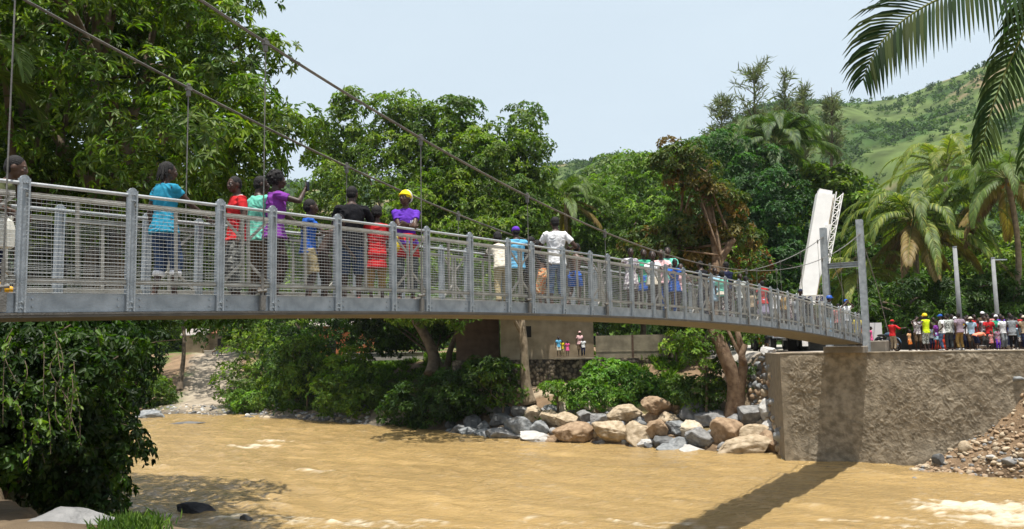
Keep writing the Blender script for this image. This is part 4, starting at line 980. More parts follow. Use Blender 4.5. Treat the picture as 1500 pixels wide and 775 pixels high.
mb = MB(); mb.box((0, 0, 0), (.012, .075, .14)); mb.box((.0065, 0, 0), (.002, .066, .122), mi=1); o = mb.build('phone', [mat('phone_black', (.02, .02, .022), .3), mat('phone_screen', (.05, .06, .08), .1)], None, False, tuple(p)); o.rotation_euler = (0, 0, a_-1.2); tag(o, 'small black phone held up by the girl in purple', 'phone')

# ------------------------------------------------------------------ people at the far bank
def gp(px, top, e, heading, label, hh=None, vis=1.0, zg=WTOP+.06, Y=None, **k):
    """person on the road e metres behind the wall edge"""
    if Y is None:
        r = ray(px, 480); A = np.array([[r[0], -WALL_D[0]], [r[1], -WALL_D[1]]]); t, u = np.linalg.solve(A, WALL_A-WALL_N*e); Y = r[1]*t
    zt = PT(px, top, Y); h = (zt[2]-zg)/vis
    return person((zt[0], Y, zg), heading, h, label, k.pop('group', 'crowd on the river wall'), vox=k.pop('vox', .018), **k)
gp(1262, 466, 2.2, 150, 'person in red shirt and yellow scarf by the bridge tower foot', skin=0, shirt=C['red'], collar=C['yellow'], pants=C['brown'], zg=WTOP+.1)
gp(1255, 459, 1.6, 160, 'child in yellow shirt at the last bridge rail post', child=True, skin=1, shirt=C['yellow'], pants=C['dark'])
gp(1275, 479, 1.2, 120, 'toddler in pink dress by the concrete anchor block', child=True, skin=0, shirt=C['pink'], skirt=C['pink'], skem=.3, zg=WTOP+.3)
gp(1306, 468, 1.0, 60, 'person in red shirt with red helmet sitting on the motorbike', skin=0, shirt=C['red'], sleeve=1.3, pants=C['tan'], hat='cap', hatm=C['red'], Rr='out', L='rail', hyaw=20)
gp(1331, 483, 1.0, 150, 'child in orange print clothes alone on the wall edge', child=True, skin=1, shirt=C['ogrid'], hem=-.12, pants=C['orange'], plen=.45)
gp(1342, 463, 1.3, 185, 'boy in brown print shirt with an arm across his face beside the yellow helmet', skin=0, shirt=C['blotch'], pants=C['brown'], plen=.55, Rr='face', L='down')
gp(1355, 459, .6, -20, 'worker in yellow helmet and high visibility vest seen from behind', skin=0, shirt=C['hiv'], sleeve=0, pants=C['stripe'], plen=.7, hat='helmet', hatm=HELY, L=(.25, .1, .78), Rr=(.20, .12, .58))
gp(1363, 476, 1.8, 170, 'child in grey top behind the high visibility vest', child=True, skin=1, shirt=C['grey'], pants=C['navy'])
gp(1371, 469, .8, 150, 'girl in purple top next to the red drum', child=True, skin=0, fem=True, shirt=C['purp'], skirt=C['lblue'], skem=.35)
gp(1378, 460, .7, -60, 'man in blue cap with white shirt and pale jeans seen from the side', skin=1, shirt=C['white'], pants=C['jeanl'], hat='cap', hatm=C['blue'], L='hips', Rr='chest', shoes=SHOEW)
gp(1388, 459, .9, 20, 'man in grey green shirt with striped hem and dark trousers', skin=0, shirt=C['stripe'], sleeve=.6, pants=C['dgrey'], shoes=SHOEB)
gp(1398, 464, 2.2, 180, 'woman with white headscarf further back in the crowd', fem=True, skin=0, shirt=C['grey'], skirt=C['navy'], skem=.3, hat='scarf', hatm=C['white'])
gp(1404, 458, .8, -10, 'man in mauve shirt and gold brown trousers carrying a yellow helmet', skin=0, shirt=cloth('mauve', (.28, .22, .27)), pants=C['gold'], L='back', Rr='hips', shoes=SHOEW)
gp(1412, 463, 2.4, 170, 'person in white vest behind the gold brown trousers', skin=1, shirt=C['white'], sleeve=0, pants=C['navy'])
gp(1421, 464, 1.0, 200, 'person in light blue shirt and white brimmed hat', skin=0, shirt=C['lblue'], pants=C['brown'], plen=.6, hat='brim', hatm=C['cream'])
gp(1430, 484, .5, 80, 'person in salmon orange shirt bending down at the wall edge', vis=.70, skin=0, lean=78, shirt=C['salmon'], pants=C['navy'], plen=.55, L=(.10, .42, .38), Rr=(.10, .42, .38), shoes=SHOEW)
gp(1432, 466, 2.0, 190, 'woman in dark red shirt standing behind the bending one', fem=True, skin=0, shirt=cloth('dark_red', (.33, .02, .02)), skirt=C['dark'], skem=.3)
gp(1440, 462, 1.6, 170, 'man in white vest with black trim behind the bending one', skin=0, shirt=C['blotch'], sleeve=0, pants=C['dgrey'])
gp(1447, 463, 1.2, -150, 'man in bright red shirt in the middle of the right crowd', skin=0, shirt=C['red'], pants=C['dgrey'], Rr='chest')
gp(1438, 456, 3.2, 180, 'tall person with white cap at the back of the crowd', skin=0, shirt=C['brown'], pants=C['dark'], hat='cap', hatm=C['white'])
gp(1451, 485, .6, 170, 'little girl in red print dress at the wall edge', child=True, skin=0, shirt=C['redp'], skirt=C['redp'], skem=.35)
gp(1460, 480, .55, 175, 'little girl in plaid dress with violet trousers at the wall edge', child=True, skin=1, shirt=C['plaid'], pants=C['viol'], hem=-.2)
gp(1458, 461, 1.9, 180, 'person with white headscarf behind the plaid dress', fem=True, skin=0, shirt=C['green'], skirt=C['grey'], skem=.3, hat='scarf', hatm=C['white'])
gp(1467, 462, 1.2, 160, 'man in white shirt and grey trousers right of the plaid dress', skin=0, shirt=C['white'], pants=C['grey'])
gp(1474, 466, 2.0, 140, 'boy in blue shirt behind the grey shirted man', skin=0, shirt=C['blue'], pants=C['navy'])
gp(1481, 461, .7, 50, 'man in grey shirt with black trousers near the right end of the crowd', skin=0, shirt=C['grey'], hem=-.12, pants=C['blk'], lean=5, L='rail', Rr='rail')
gp(1487, 464, 1.6, 170, 'woman in crimson top behind the grey shirted man', fem=True, skin=0, shirt=cloth('crimson', (.45, .015, .04)), skirt=C['floral'], skem=.3)
gp(1492, 474, .9, 180, 'child in blue print dress at the right end of the crowd', child=True, skin=1, shirt=C['lblue'], skirt=C['floral'], skem=.3)
gp(1499, 462, .8, 190, 'person in tan shirt and white hat at the right edge of the photo', skin=0, shirt=C['tan'], pants=C['navy'], hat='brim', hatm=C['cream'])
for i_, (px, top, e, lab, kw) in enumerate([
 (1349, 462, 3.0, 'man in black shirt behind the yellow helmet worker', dict(shirt=C['blk'], pants=C['dark'])), (1366, 464, 3.2, 'woman in dark green dress behind the purple top', dict(fem=True, shirt=C['olive'], skirt=C['olive'], skem=.3)),
 (1384, 462, 3.0, 'person in maroon shirt between the blue cap and the striped hem', dict(shirt=C['redp'], pants=C['navy'])), (1393, 460, 3.4, 'person in dark blue shirt behind the white headscarf', dict(shirt=C['navy'], pants=C['dark'])),
 (1416, 461, 3.2, 'man in brown shirt behind the white vest', dict(shirt=C['brown'], pants=C['dgrey'])), (1426, 460, 3.4, 'person in bright red shirt behind the light blue shirt', dict(shirt=C['red'], pants=C['dark'])),
 (1444, 459, 3.6, 'person in black shirt at the back behind the bright red shirt', dict(shirt=C['blk'], pants=C['dark'])), (1454, 458, 3.4, 'tall man in red print shirt behind the white headscarf at right', dict(shirt=C['redp'], pants=C['navy'])),
 (1464, 459, 3.2, 'person in violet shirt behind the plaid dress girl', dict(shirt=C['viol'], pants=C['dark'])), (1478, 458, 3.4, 'person in dark grey shirt behind the boy in blue at right', dict(shirt=C['dgrey'], pants=C['dark'])), (1495, 459, 3.0, 'man in dark red shirt behind the tan shirt at the right edge', dict(shirt=MATS['cloth_dark_red'], pants=C['navy']))]):
    gp(px, top, e, 170+(i_*37) % 50-25, lab, skin=i_ % 2, **kw)
p = PT(1408, 475, 39.4); s = MB(); s.ell((0, 0, 0), (.13, .15, .11), None, 16, 10); s.tube([(math.cos(t)*.13, math.sin(t)*.155, -.03) for t in np.linspace(0, 6.283, 21)], .016, 6); o = s.build('safety_helmet', HELY, None, True, (p[0], 39.4, p[2])); tag(o, 'yellow safety helmet held behind the back of the man in gold brown trousers', 'helmet')
# children by the house
zl = 6+(505-519.5)/F*61 if False else None
zk = PT(830, 522, 61.0)[2]
for px, top, kw, lab in ((818, 493, dict(shirt=C['sky'], pants=C['cream'], plen=.45), 'child in blue shirt on the ledge by the ochre house'), (823, 498, dict(shirt=C['yellow'], pants=C['khaki']), 'child in yellow top on the ledge by the ochre house'), (831, 499, dict(shirt=C['pink'], skirt=C['pink'], skem=.35), 'small girl in pink dress on the ledge by the ochre house')):
    gp(px, top, 0, 170, lab, zg=zk, Y=60.75+.2*(px % 2), child=True, skin=1, group='children by the ochre house', **kw)
gp(849, 485, 0, 175, 'woman with pale headscarf carrying things at the house corner', zg=zk, Y=60.9, fem=True, skin=1, shirt=C['hot'], pants=C['brown'], plen=.6, hat='scarf', hatm=C['hot'], L='fold', group='children by the ochre house')
gp(854, 495, 0, 190, 'boy in white shirt beside the woman at the house corner', zg=zk, Y=60.6, child=True, skin=0, shirt=C['white'], pants=C['navy'], group='children by the ochre house')
for px, top, lab, c in ((862, 486, 'person in white shirt looking over the block fence', 'white'), (875, 486, 'person in dark shirt looking over the block fence', 'navy')):
    gp(px, top, 0, 180, lab, zg=PT(870, 520, 63.5)[2], Y=63.2, skin=0, shirt=C[c], pants=C['dark'], group='people behind the block fence')
gp(1066, 488, 0, 120, 'person in dark blue shirt under the bridge behind the forked trunk', zg=5.35, Y=52.5, skin=0, shirt=C['navy'], pants=C['dgrey'], group='people under the bridge end')
gp(1122, 488, 0, 200, 'person in dark shirt standing beside the truck under the bridge', zg=5.4, Y=49.0, skin=0, shirt=C['blk'], pants=C['brown'], group='people under the bridge end')
gp(1113, 491, 0, 170, 'person in orange top standing left of the truck under the bridge', zg=5.4, Y=49.3, skin=1, shirt=C['orange'], pants=C['dark'], group='people under the bridge end')
# ------------------------------------------------------------------ boulders
ROCKC = {'grey': ((.13, .13, .128), (.26, .258, .25)), 'dark': ((.075, .077, .078), (.15, .153, .152)), 'blue': ((.145, .155, .16), (.275, .285, .285)), 'tan': ((.26, .20, .125), (.46, .375, .265)), 'brown': ((.20, .135, .08), (.35, .25, .16)), 'pale': ((.34, .33, .31), (.48, .47, .44)), 'cream': ((.42, .35, .25), (.56, .49, .38)), 'black': ((.02, .02, .022), (.05, .05, .055))}
def rockmat(k):
    c1, c2 = ROCKC[k]
    return mat('rock_'+k, c1, .92, .2, 3.2, 1.3, 18, col2=c2, detail=10)
def ico(sub):
    import bmesh
    bm = bmesh.new(); bmesh.ops.create_icosphere(bm, subdivisions=sub, radius=1)
    V = np.array([v.co[:] for v in bm.verts]); Fc = np.array([[v.index for v in f.verts] for f in bm.faces]); bm.free(); return V, Fc
ICO4 = ico(5); ICO3 = ico(3); ICO2 = ico(2)
def rock_geo(size, seed, ic, cuts=9, nz=.10):
    V, Fc = ic; r = np.random.RandomState(seed); P = V.copy()
    for _ in range(cuts):
        n = unit(r.normal(size=3)); d = r.uniform(.50, .84); q = P@n; P = P-np.clip(q-d, 0, None)[:, None]*n*.93
    P = P*(1+nz*fbm(V*1.3+seed, 4, seed % 50)[:, None]+.035*fbm(V*6+seed, 3, 7)[:, None])
    ext = (P.max(0)-P.min(0))/2; P = (P-(P.max(0)+P.min(0))/2)/ext
    return P*np.array(size), Fc
def rock(name, c, size, rot, key, seed, label, group=None, ic=None, cat='boulder', cuts=15):
    P, Fc = rock_geo(size, seed, ic or ICO4, cuts)
    me = np_mesh(name, P, Fc, [rockmat(key)], None, True, 3)
    o = link(name, me, None, c); o.rotation_euler = rot; tag(o, label, cat, group); return o
BL = [(90, 492, 75, 48, 'grey', 'small grey boulder at the left end of the rock pile by the water'), (135, 500, 78, 46, 'blue', 'blue grey boulder in the water second from the left end of the pile'),
(155, 455, 80, 56, 'dark', 'dark boulder half in shade under the bank at the pile left end'), (200, 480, 64, 56, 'dark', 'dark rounded boulder behind the first waterline rocks on the left'), (195, 510, 76, 50, 'blue', 'blue grey block at the waterline below the dark rounded boulder'),
(275, 455, 100, 64, 'dark', 'dark grey egg shaped boulder left of the leaning bare trunk'), (265, 410, 104, 64, 'dark', 'dark boulder at the top of the pile left of the bare trunk'), (290, 512, 158, 60, 'grey', 'long low grey slab lying along the waterline'),
(345, 475, 114, 84, 'blue', 'big blue grey block above the long low slab'), (350, 415, 70, 46, 'grey', 'grey boulder against the foot of the bare trunk'), (412, 430, 76, 82, 'tan', 'upright tan boulder just right of the bare trunk'),
(430, 485, 80, 66, 'blue', 'grey boulder tucked between the big blue block and the pale wedge'), (430, 527, 146, 54, 'pale', 'pale grey flat wedge sloping into the river'), (485, 402, 66, 34, 'blue', 'small flat blue grey rock high on the rubbish slope'),
(485, 445, 90, 74, 'tan', 'square tan grey rock above the pale wedge'), (555, 450, 100, 70, 'tan', 'tan boulder above the big rough brown one'), (580, 508, 166, 92, 'brown', 'big rough brown boulder at the waterline beside the pale wedge'),
(528, 405, 34, 64, 'cream', 'thin cream slab standing upright in the pile'), (630, 440, 72, 66, 'grey', 'grey boulder with mossy top behind the rounded tan one'), (682, 455, 66, 66, 'grey', 'cracked grey boulder beside the green shrub'),
(733, 505, 146, 100, 'tan', 'big smooth rounded tan boulder in the middle of the waterline'), (655, 390, 66, 50, 'cream', 'cream rock at the edge of the bright shrub'), (690, 405, 40, 40, 'brown', 'small orange brown rock under the bright shrub'),
(798, 425, 146, 76, 'tan', 'wide tan boulder below the bright shrub'), (855, 505, 112, 102, 'tan', 'tan boulder right of the big rounded one'), (870, 549, 92, 44, 'pale', 'flat white grey stone lying in the shallows'), (897, 562, 46, 40, 'dark', 'small dark stone in the shallows'),
(930, 505, 92, 106, 'brown', 'pointed brown boulder leaning over the flat white stone'), (915, 432, 74, 66, 'brown', 'dark brown rock beneath the earth clump'), (988, 452, 102, 72, 'tan', 'tan boulder at mid height right of the earth clump'),
(955, 545, 82, 66, 'dark', 'dark blue stone between the pointed brown and grey boulders'), (1015, 485, 92, 66, 'blue', 'blue grey boulder under the cream tilted one'), (975, 580, 96, 60, 'blue', 'pale blue grey boulder standing in the river'),
(1015, 555, 86, 66, 'blue', 'blue grey boulder above the one standing in the river'), (1065, 488, 108, 74, 'cream', 'bright cream boulder tilted up to the right'), (1085, 586, 112, 52, 'pale', 'pale grey low boulder at the waterline left of the biggest one'),
(1110, 525, 112, 88, 'grey', 'grey tan boulder with flat facets in front of the tree foot'), (1080, 415, 116, 76, 'grey', 'grey boulder on top of the pile left of the forked trunk'), (1150, 445, 126, 70, 'grey', 'wide grey boulder at the foot of the forked trunk'),
(1220, 500, 122, 112, 'brown', 'reddish brown triangular boulder above the biggest one'), (1285, 570, 226, 96, 'tan', 'biggest long tan boulder low in the river near the wall'), (1340, 503, 128, 70, 'tan', 'long tan boulder next to the white pair by the wall'),
(1245, 455, 88, 56, 'grey', 'brown grey boulder behind the reddish triangular one'), (1270, 418, 82, 46, 'grey', 'small grey boulder topmost under the forked trunk'), (1330, 430, 98, 86, 'grey', 'split grey boulder left of the tall white one'),
(1397, 405, 72, 98, 'pale', 'tall white grey boulder standing against the wall corner'), (1410, 470, 78, 62, 'pale', 'white grey boulder below the tall one at the wall'), (1415, 547, 92, 98, 'brown', 'dark brown boulder wedged against the wall base'),
(1000, 400, 58, 46, 'brown', 'brownish rock beside the earth clump on top of the pile'), (1400, 158, 66, 38, 'pale', 'white rock lying on the bank beside the wall top'), (60, 470, 50, 36, 'dark', 'small dark rock hidden under the leaves at the pile left end')]
for i, (zx, zy, zw, zh, key, lab) in enumerate(BL):
    px, py = 640+zx/2.885, 460+zy/2.885
    q = hit(px, py+zh/2.885*.30, 38, 80); Yd = q[1]
    if i == 49: q = PT(px, py, 47.5); Yd = 47.5
    c = PT(px, py, Yd+.1); rx = 1.10*zw/2.885/2/F*Yd; rz = 1.10*zh/2.885/2/F*Yd
    rock('boulder', tuple(c), (rx, (rx*rz)**.5*1.15, rz), (0, (rng.rand()-.5)*.3, 0), key, 100+i, lab, 'boulders piled along the far bank' if i != 49 else None)
# filler stones between the boulders and the bank below the pile
def stones(name, label, cat, pts, smin, smax, seed, keys, kind='stuff', flat=.6):
    r = np.random.RandomState(seed); V = []; Fs = []; C = []; n = 0; cols = np.array([np.array(ROCKC[k][1]) for k in keys])
    var = [rock_geo((1, 1, 1), 900+k, ICO2, 8, .15) for k in range(6)]
    for p in pts:
        P, Fc = var[r.randint(6)]; s = smin*(smax/smin)**(r.rand()**1.8); Rm = rotz(r.uniform(0, 6.28))@rotx(r.uniform(-.5, .5))
        q = (P*np.array([1, r.uniform(.6, 1), r.uniform(.4, .9)*flat/.6])*s)@Rm.T+np.array(p)
        V.append(q); Fs.append(Fc+n); n += len(q); C.append(np.tile(cols[r.randint(len(cols))]*r.uniform(.65, 1.1), (len(q), 1)))
    o = link(name, np_mesh(name, np.concatenate(V), np.concatenate(Fs), [attr_mat('stone_mixed', .92, 0, .2, bump=.6, bscale=25)], np.concatenate(C), False, 3)); tag(o, label, cat, kind=kind); return o
r = np.random.RandomState(77); pts = []
for _ in range(420):
    px = r.uniform(650, 1148); py = r.uniform(590, 655)+(px-650)/500*14; q = hit(px, py, 40, 75)
    if q[2] < 3.2: pts.append(q+np.array([0, 0, -.04]))
for _ in range(130):
    q = hit(r.uniform(1100, 1136), r.uniform(522, 640), 42, 60)
    if q[2] < 5.3: pts.append(q)
stones('cobbles', 'small broken stones filling gaps between the boulders', 'stones', pts, .14, .48, 5, ['grey', 'tan', 'blue', 'brown', 'dark'])
pts = []
for _ in range(1500):
    px = r.uniform(205, 540); py = r.uniform(592, 640); q = hit(px, py, 55, 100)
    if .0 < q[2] < 1.3: pts.append(q)
stones('shingle', 'grey shingle along the far water edge below the bushes', 'stones', pts, .06, .30, 6, ['grey', 'pale', 'dark', 'tan'])
pts = []
for _ in range(5200):
    t = r.uniform(5.2, 20); e = r.uniform(-.1, 5)**1.0; x, y = WALL_A+WALL_D*t+WALL_N*e; z = hz(x, y)
    if z > -.15 and z < 3.9-r.rand()*2.6: pts.append((x, y, z))
stones('rubble', 'loose broken rubble at the foot of the river wall', 'stones', pts, .035, .19, 7, ['tan', 'brown', 'brown', 'tan', 'grey', 'brown'])
for i, (px, py, w_, h_, key, lab) in enumerate([(1365, 660, 26, 12, 'blue', 'rounded blue stone resting on the rubble slope'), (1375, 681, 22, 22, 'dark', 'dark square stone at the water edge of the rubble'), (1414, 634, 14, 10, 'grey', 'small grey stone below the broken slab in the rubble'), (1413, 662, 20, 22, 'tan', 'tan triangular stone in the middle of the rubble'), (1440, 622, 10, 10, 'blue', 'small blue stone on the earth ledge of the rubble'), (1463, 561, 20, 12, 'pale', 'pale rounded stone on top of the rubble heap beside the wall'), (1320, 682, 24, 12, 'brown', 'flat brown stone at the rubble left tip'), (1453, 672, 20, 8, 'pale', 'flat pale slab lying on the lower rubble'), (1490, 560, 40, 16, 'blue', 'blue grey rock at the right end of the rubble heap'), (1480, 680, 24, 14, 'grey', 'grey stone at the right end of the rubble near the water')]):
    q = hit(px, py, 30, 45); Yd = q[1]; rock('stone', tuple(q+np.array([0, 0, h_/F*Yd*.25])), (w_/2/F*Yd, w_/2/F*Yd*.8, h_/2/F*Yd), (0, .1*i % .3, i), key, 300+i, lab, 'larger stones in the rubble at the wall', ICO3, 'stone')
q = hit(1425, 590, 30, 45); mb = MB(); mb.box((0, 0, 0), (2.3, .55, .16)); o = mb.build('concrete_slab', CONCS, None, False, tuple(q+np.array([0, 0, .1]))); o.rotation_euler = (.1, -.33, math.atan2(WALL_D[1], WALL_D[0])); tag(o, 'broken pale concrete slab sloping on the rubble heap', 'concrete slab')
# rocks in the river and the big near boulder
c = GZ(290, 752, 0); rock('river_rock', (c[0], c[1], .08), (.85, .4, .30), (0, .22, -.1), 'black', 401, 'long wet black rock breaking the water near the left bank', None, ICO4, 'rock')
c = GZ(361, 764, 0); rock('river_rock', (c[0], c[1], .06), (.25, .2, .18), (0, .3, .4), 'dark', 402, 'small wet dark stone right of the long black rock', None, ICO3, 'rock')
c = GZ(222, 612, 0); rock('river_rock', (c[0], c[1], .2), (1.4, .8, .55), (0, .1, 0), 'blue', 403, 'blue grey boulder at the water edge behind the hanging leaves', None, ICO4, 'rock')
c = GZ(273, 621, 0); rock('river_rock', (c[0], c[1], .02), (1.6, .6, .16), (0, 0, 0), 'dark', 404, 'flat dark rock barely showing above the far water', None, ICO3, 'rock')
q = hit(95, 768, 4, 20); c = PT(98, 811, q[1]+.3); rock('boulder', tuple(c), (.56, .5, .36), (0, .12, .3), 'grey', 411, 'smooth pale grey boulder in the bottom left corner on the near bank', None, ICO4, 'boulder', 4)
q = PT(925, 590, 51.0)
rock('earth_clump', tuple(PT(962, 595, 50.5)), (.95, .7, .6), (0, .2, 0), 'brown', 412, 'reddish brown clod of earth with roots on top of the rock pile', None, ICO4, 'earth clump')

# ------------------------------------------------------------------ buildings behind the pile
PLA = mat('plaster_ochre', (.24, .185, .115), .92, .16, 1.1, .7, 16, col2=(.37, .295, .195), detail=9)
PLD = mat('block_wall_grey', (.17, .145, .10), .92, .2, 1.3, .7, 14, col2=(.31, .265, .185), detail=9)
def stone_mat():
    m, nt, out = newmat('rubble_masonry'); b = nt.nodes.new('ShaderNodeBsdfPrincipled'); lnk(nt, b.outputs[0], out.inputs[0]); b.inputs['Roughness'].default_value = .95
    tc = nt.nodes.new('ShaderNodeTexCoord'); vo = nt.nodes.new('ShaderNodeTexVoronoi'); vo.inputs['Scale'].default_value = 4.2; vo.inputs['Randomness'].default_value = 1; nz = nt.nodes.new('ShaderNodeTexNoise'); nz.inputs['Scale'].default_value = 5
    ad = nt.nodes.new('ShaderNodeMixRGB'); ad.inputs[0].default_value = .12; lnk(nt, tc.outputs['Object'], ad.inputs[1]); lnk(nt, nz.outputs['Color'], ad.inputs[2]); lnk(nt, tc.outputs['Object'], nz.inputs['Vector']); lnk(nt, ad.outputs[0], vo.inputs['Vector'])
    r1 = nt.nodes.new('ShaderNodeValToRGB'); r1.color_ramp.elements[0].color = (.055, .045, .032, 1); r1.color_ramp.elements[1].color = (.24, .19, .13, 1); sx = nt.nodes.new('ShaderNodeSeparateXYZ'); lnk(nt, vo.outputs['Color'], sx.inputs[0]); lnk(nt, sx.outputs[0], r1.inputs[0])
    r2 = nt.nodes.new('ShaderNodeValToRGB'); r2.color_ramp.elements[0].position = .35; r2.color_ramp.elements[1].position = .62; r2.color_ramp.elements[0].color = (1, 1, 1, 1); r2.color_ramp.elements[1].color = (.25, .23, .2, 1); lnk(nt, vo.outputs['Distance'], r2.inputs[0])
    ml = nt.nodes.new('ShaderNodeMixRGB'); ml.blend_type = 'MULTIPLY'; ml.inputs[0].default_value = 1; lnk(nt, r1.outputs[0], ml.inputs[1]); lnk(nt, r2.outputs[0], ml.inputs[2]); lnk(nt, ml.outputs[0], b.inputs['Base Color'])
    bp = nt.nodes.new('ShaderNodeBump'); bp.invert = True; bp.inputs['Strength'].default_value = 1; bp.inputs['Distance'].default_value = .08; lnk(nt, vo.outputs['Distance'], bp.inputs['Height']); lnk(nt, bp.outputs[0], b.inputs['Normal']); return m
STO = stone_mat() if True else mat('stone_base', (.13, .105, .075), .95, .35, 4.5, 1.6, 7, col2=(.25, .205, .15))
DARKIN = mat('dark_room', (.03, .028, .025), .9, .1, 3)
ROOFZ = mat('zinc_roof', (.30, .27, .24), .6, .25, 3, .3, 9, metal=.3)
YW = 61.5
def wx_at(px, Y): return (PT(px, 505, Y))[0]
def zy_at(px, py, Y): return (PT(px, py, Y))[2]
xa, xb, xc = wx_at(733, YW), wx_at(871, YW), wx_at(1011, YW-2.4)
ztop = zy_at(870, 525, YW); zbase = zy_at(870, 552, YW)-.6
# stone base (one long retaining wall)
A_ = np.array([wx_at(690, YW+1), YW+1.0]); B_ = np.array([xc+.2, YW-2.4])
def wall_between(name, label, A, B, z0, z1, th, m, cat='wall', parent=None, posts=0, holes=()):
    d = (B-A); L = np.linalg.norm(d); rz = math.atan2(d[1], d[0])
    root = empty(name, (A[0], A[1], z0), rz) if parent is None else parent
    mb = MB(); nu = max(2, int(L/.25)); nv = max(2, int((z1-z0)/.25))
    U, Vv = np.meshgrid(np.linspace(0, L, nu), np.linspace(0, z1-z0, nv), indexing='ij'); p = np.stack([U.ravel(), 0*U.ravel(), Vv.ravel()], 1)
    p[:, 1] = .02*vnoise(np.stack([p[:, 0]*2, p[:, 2]*2, p[:, 0]*0+7], 1), 3)
    mb.add(p, grid_faces(nu, nv)[:, ::-1]); mb.box((L/2, th/2+.03, (z1-z0)/2), (L, th, z1-z0-.004))
    o = mb.build('wall_face', m, root)
    if parent is None: tag(root, label, cat)
    return root, rz, L
sb, rz_, L_ = wall_between('stone_wall', 'dark rubble stone wall footing under the house and fence wall', A_-np.array([1.5, -.4]), B_, zbase, ztop, .5, STO)
# house
hr = empty('plaster_house', (xa, YW+.7, ztop)); tag(hr, 'ochre plaster house with one tiny dark window above the stone footing', 'house')
HWd = xb-xa; HH = 3.4
mb = MB(); wx0, wz0, ww_, wh = wx_at(777, YW)-xa-.32, zy_at(777, 487, YW)-ztop-.35, .42, .85
for (x0, x1, z0, z1) in ((0, wx0, -.3, HH), (wx0+ww_, HWd, -.3, HH), (wx0, wx0+ww_, -.3, wz0), (wx0, wx0+ww_, wz0+wh, HH)):
    mb.box(((x0+x1)/2, .1, (z0+z1)/2), (x1-x0, .2, z1-z0))
mb.box((.1, 3.2, HH/2), (.2, 6.0, HH-.01)); mb.box((HWd-.1, 3.2, HH/2), (.2, 6.0, HH-.01)); mb.box((HWd/2, 6.3, HH/2), (HWd-.41, .2, HH-.01))
mb.box((HWd*.58, -.012, HH/2), (.10, .022, HH-.02))
mb.build('wall', PLA, hr)
mb = MB(); mb.box((wx0+ww_/2, .17, wz0+wh/2), (ww_-.004, .03, wh-.004)); mb.build('window', DARKIN, hr)
mb = MB(); mb.box((HWd/2, 3.2, HH+.09), (HWd+.7, 7.2, .12)); 
for k in range(40): mb.box((-.3+k*(HWd+.6)/39, 3.2, HH+.165), (.06, 7.2, .03))
mb.build('roof', ROOFZ, hr)
# block fence wall with posts
fw = empty('block_fence', (xb+.02, YW-.15, ztop)); tag(fw, 'grey concrete block fence wall with dark posts beside the house', 'fence')
A2 = np.array([xb+.05, YW-.2]); B2 = np.array([xc, YW-2.5]); d2 = (B2-A2); L2 = np.linalg.norm(d2); rz2 = math.atan2(d2[1], d2[0]); fw.rotation_euler = (0, 0, rz2); fw.location = (*A2, ztop)
hz_ = zy_at(872, 492, YW)-ztop
mb = MB(); mb.box((L2/2, .12, hz_/2), (L2, .16, hz_)); mb.box((L2/2, .03, hz_*.30), (L2-.01, .03, .06)); mb.build('block_panel', PLD, fw)
for f in (.40, .78):
    mb = MB(); mb.box((L2*f, -.0, hz_*.5), (.13, .12, hz_+.05)); mb.build('fence_post', mat('post_brown', (.10, .06, .04), .9, .2, 5), fw)
mb = MB(); mb.box((0, 0, 0), (3.0, 1.0, .10)); o = mb.build('concrete_ledge', CONCS, None, False, ((wx_at(842, YW-.5)), YW-.35, ztop+.02)); tag(o, 'narrow pale concrete ledge where the children stand by the house', 'ledge'); o.rotation_euler = (0, 0, -.1)
# brown wall left of the house in the tree shade, red roofed hut behind the path, second hut
def hut(name, label, px0, px1, Y, z0, hgt, wallm, roofm, door=None, cat='house', depth=4.0, roofover=.4, win=None):
    x0, x1 = wx_at(px0, Y), wx_at(px1, Y); W_ = x1-x0; root = empty(name, (x0, Y, z0)); tag(root, label, cat)
    mb = MB(); ops = []
    if door is not None: ops.append((W_*door, 1.0, 0, min(2.1, hgt-.4)))
    if win is not None: ops.append((W_*win, .9, 1.0, .9))
    ops.sort(); x = 0
    for (ox, ow, oz, oh) in ops:
        mb.box(((x+ox)/2, .1, hgt/2-.3), (ox-x, .2, hgt+.6))
        if oz > 0: mb.box((ox+ow/2, .1, oz/2-.3), (ow-.002, .2, oz+.6))
        mb.box((ox+ow/2, .1, (oz+oh+hgt)/2), (ow-.002, .2, hgt-oz-oh)); x = ox+ow
    mb.box(((x+W_)/2, .1, hgt/2-.3), (W_-x, .2, hgt+.6))
    mb.box((.1, depth/2+.21, hgt/2), (.2, depth-.02, hgt)); mb.box((W_-.1, depth/2+.21, hgt/2), (.2, depth-.02, hgt)); mb.box((W_/2, depth+.3, hgt/2), (W_, .16, hgt))
    mb.build('wall', wallm, root)
    for (ox, ow, oz, oh) in ops:
        mb = MB(); mb.box((ox+ow/2, .15, oz+oh/2), (ow-.006, .05, oh-.006)); mb.build('door' if oz == 0 else 'window', DARKIN, root)
    mb = MB(); a = roofover; zr = hgt+.02; pk = hgt+1.0
    V = [(-a, -a, zr), (W_+a, -a, zr), (W_+a, depth+a, zr), (-a, depth+a, zr), (-a, depth/2, pk), (W_+a, depth/2, pk)]
    mb.add(V+[(x_, y_, z_-.08) for x_, y_, z_ in V], [(0, 1, 5, 4), (2, 3, 4, 5), (6, 10, 11, 7), (8, 11, 10, 9), (0, 6, 7, 1), (2, 8, 9, 3), (0, 4, 10, 6), (4, 3, 9, 10), (1, 7, 11, 5), (5, 11, 8, 2)])
    mb.build('roof', roofm, root); return root
REDR = mat('rust_roof', (.22, .085, .045), .7, .25, 3, .3, 8)
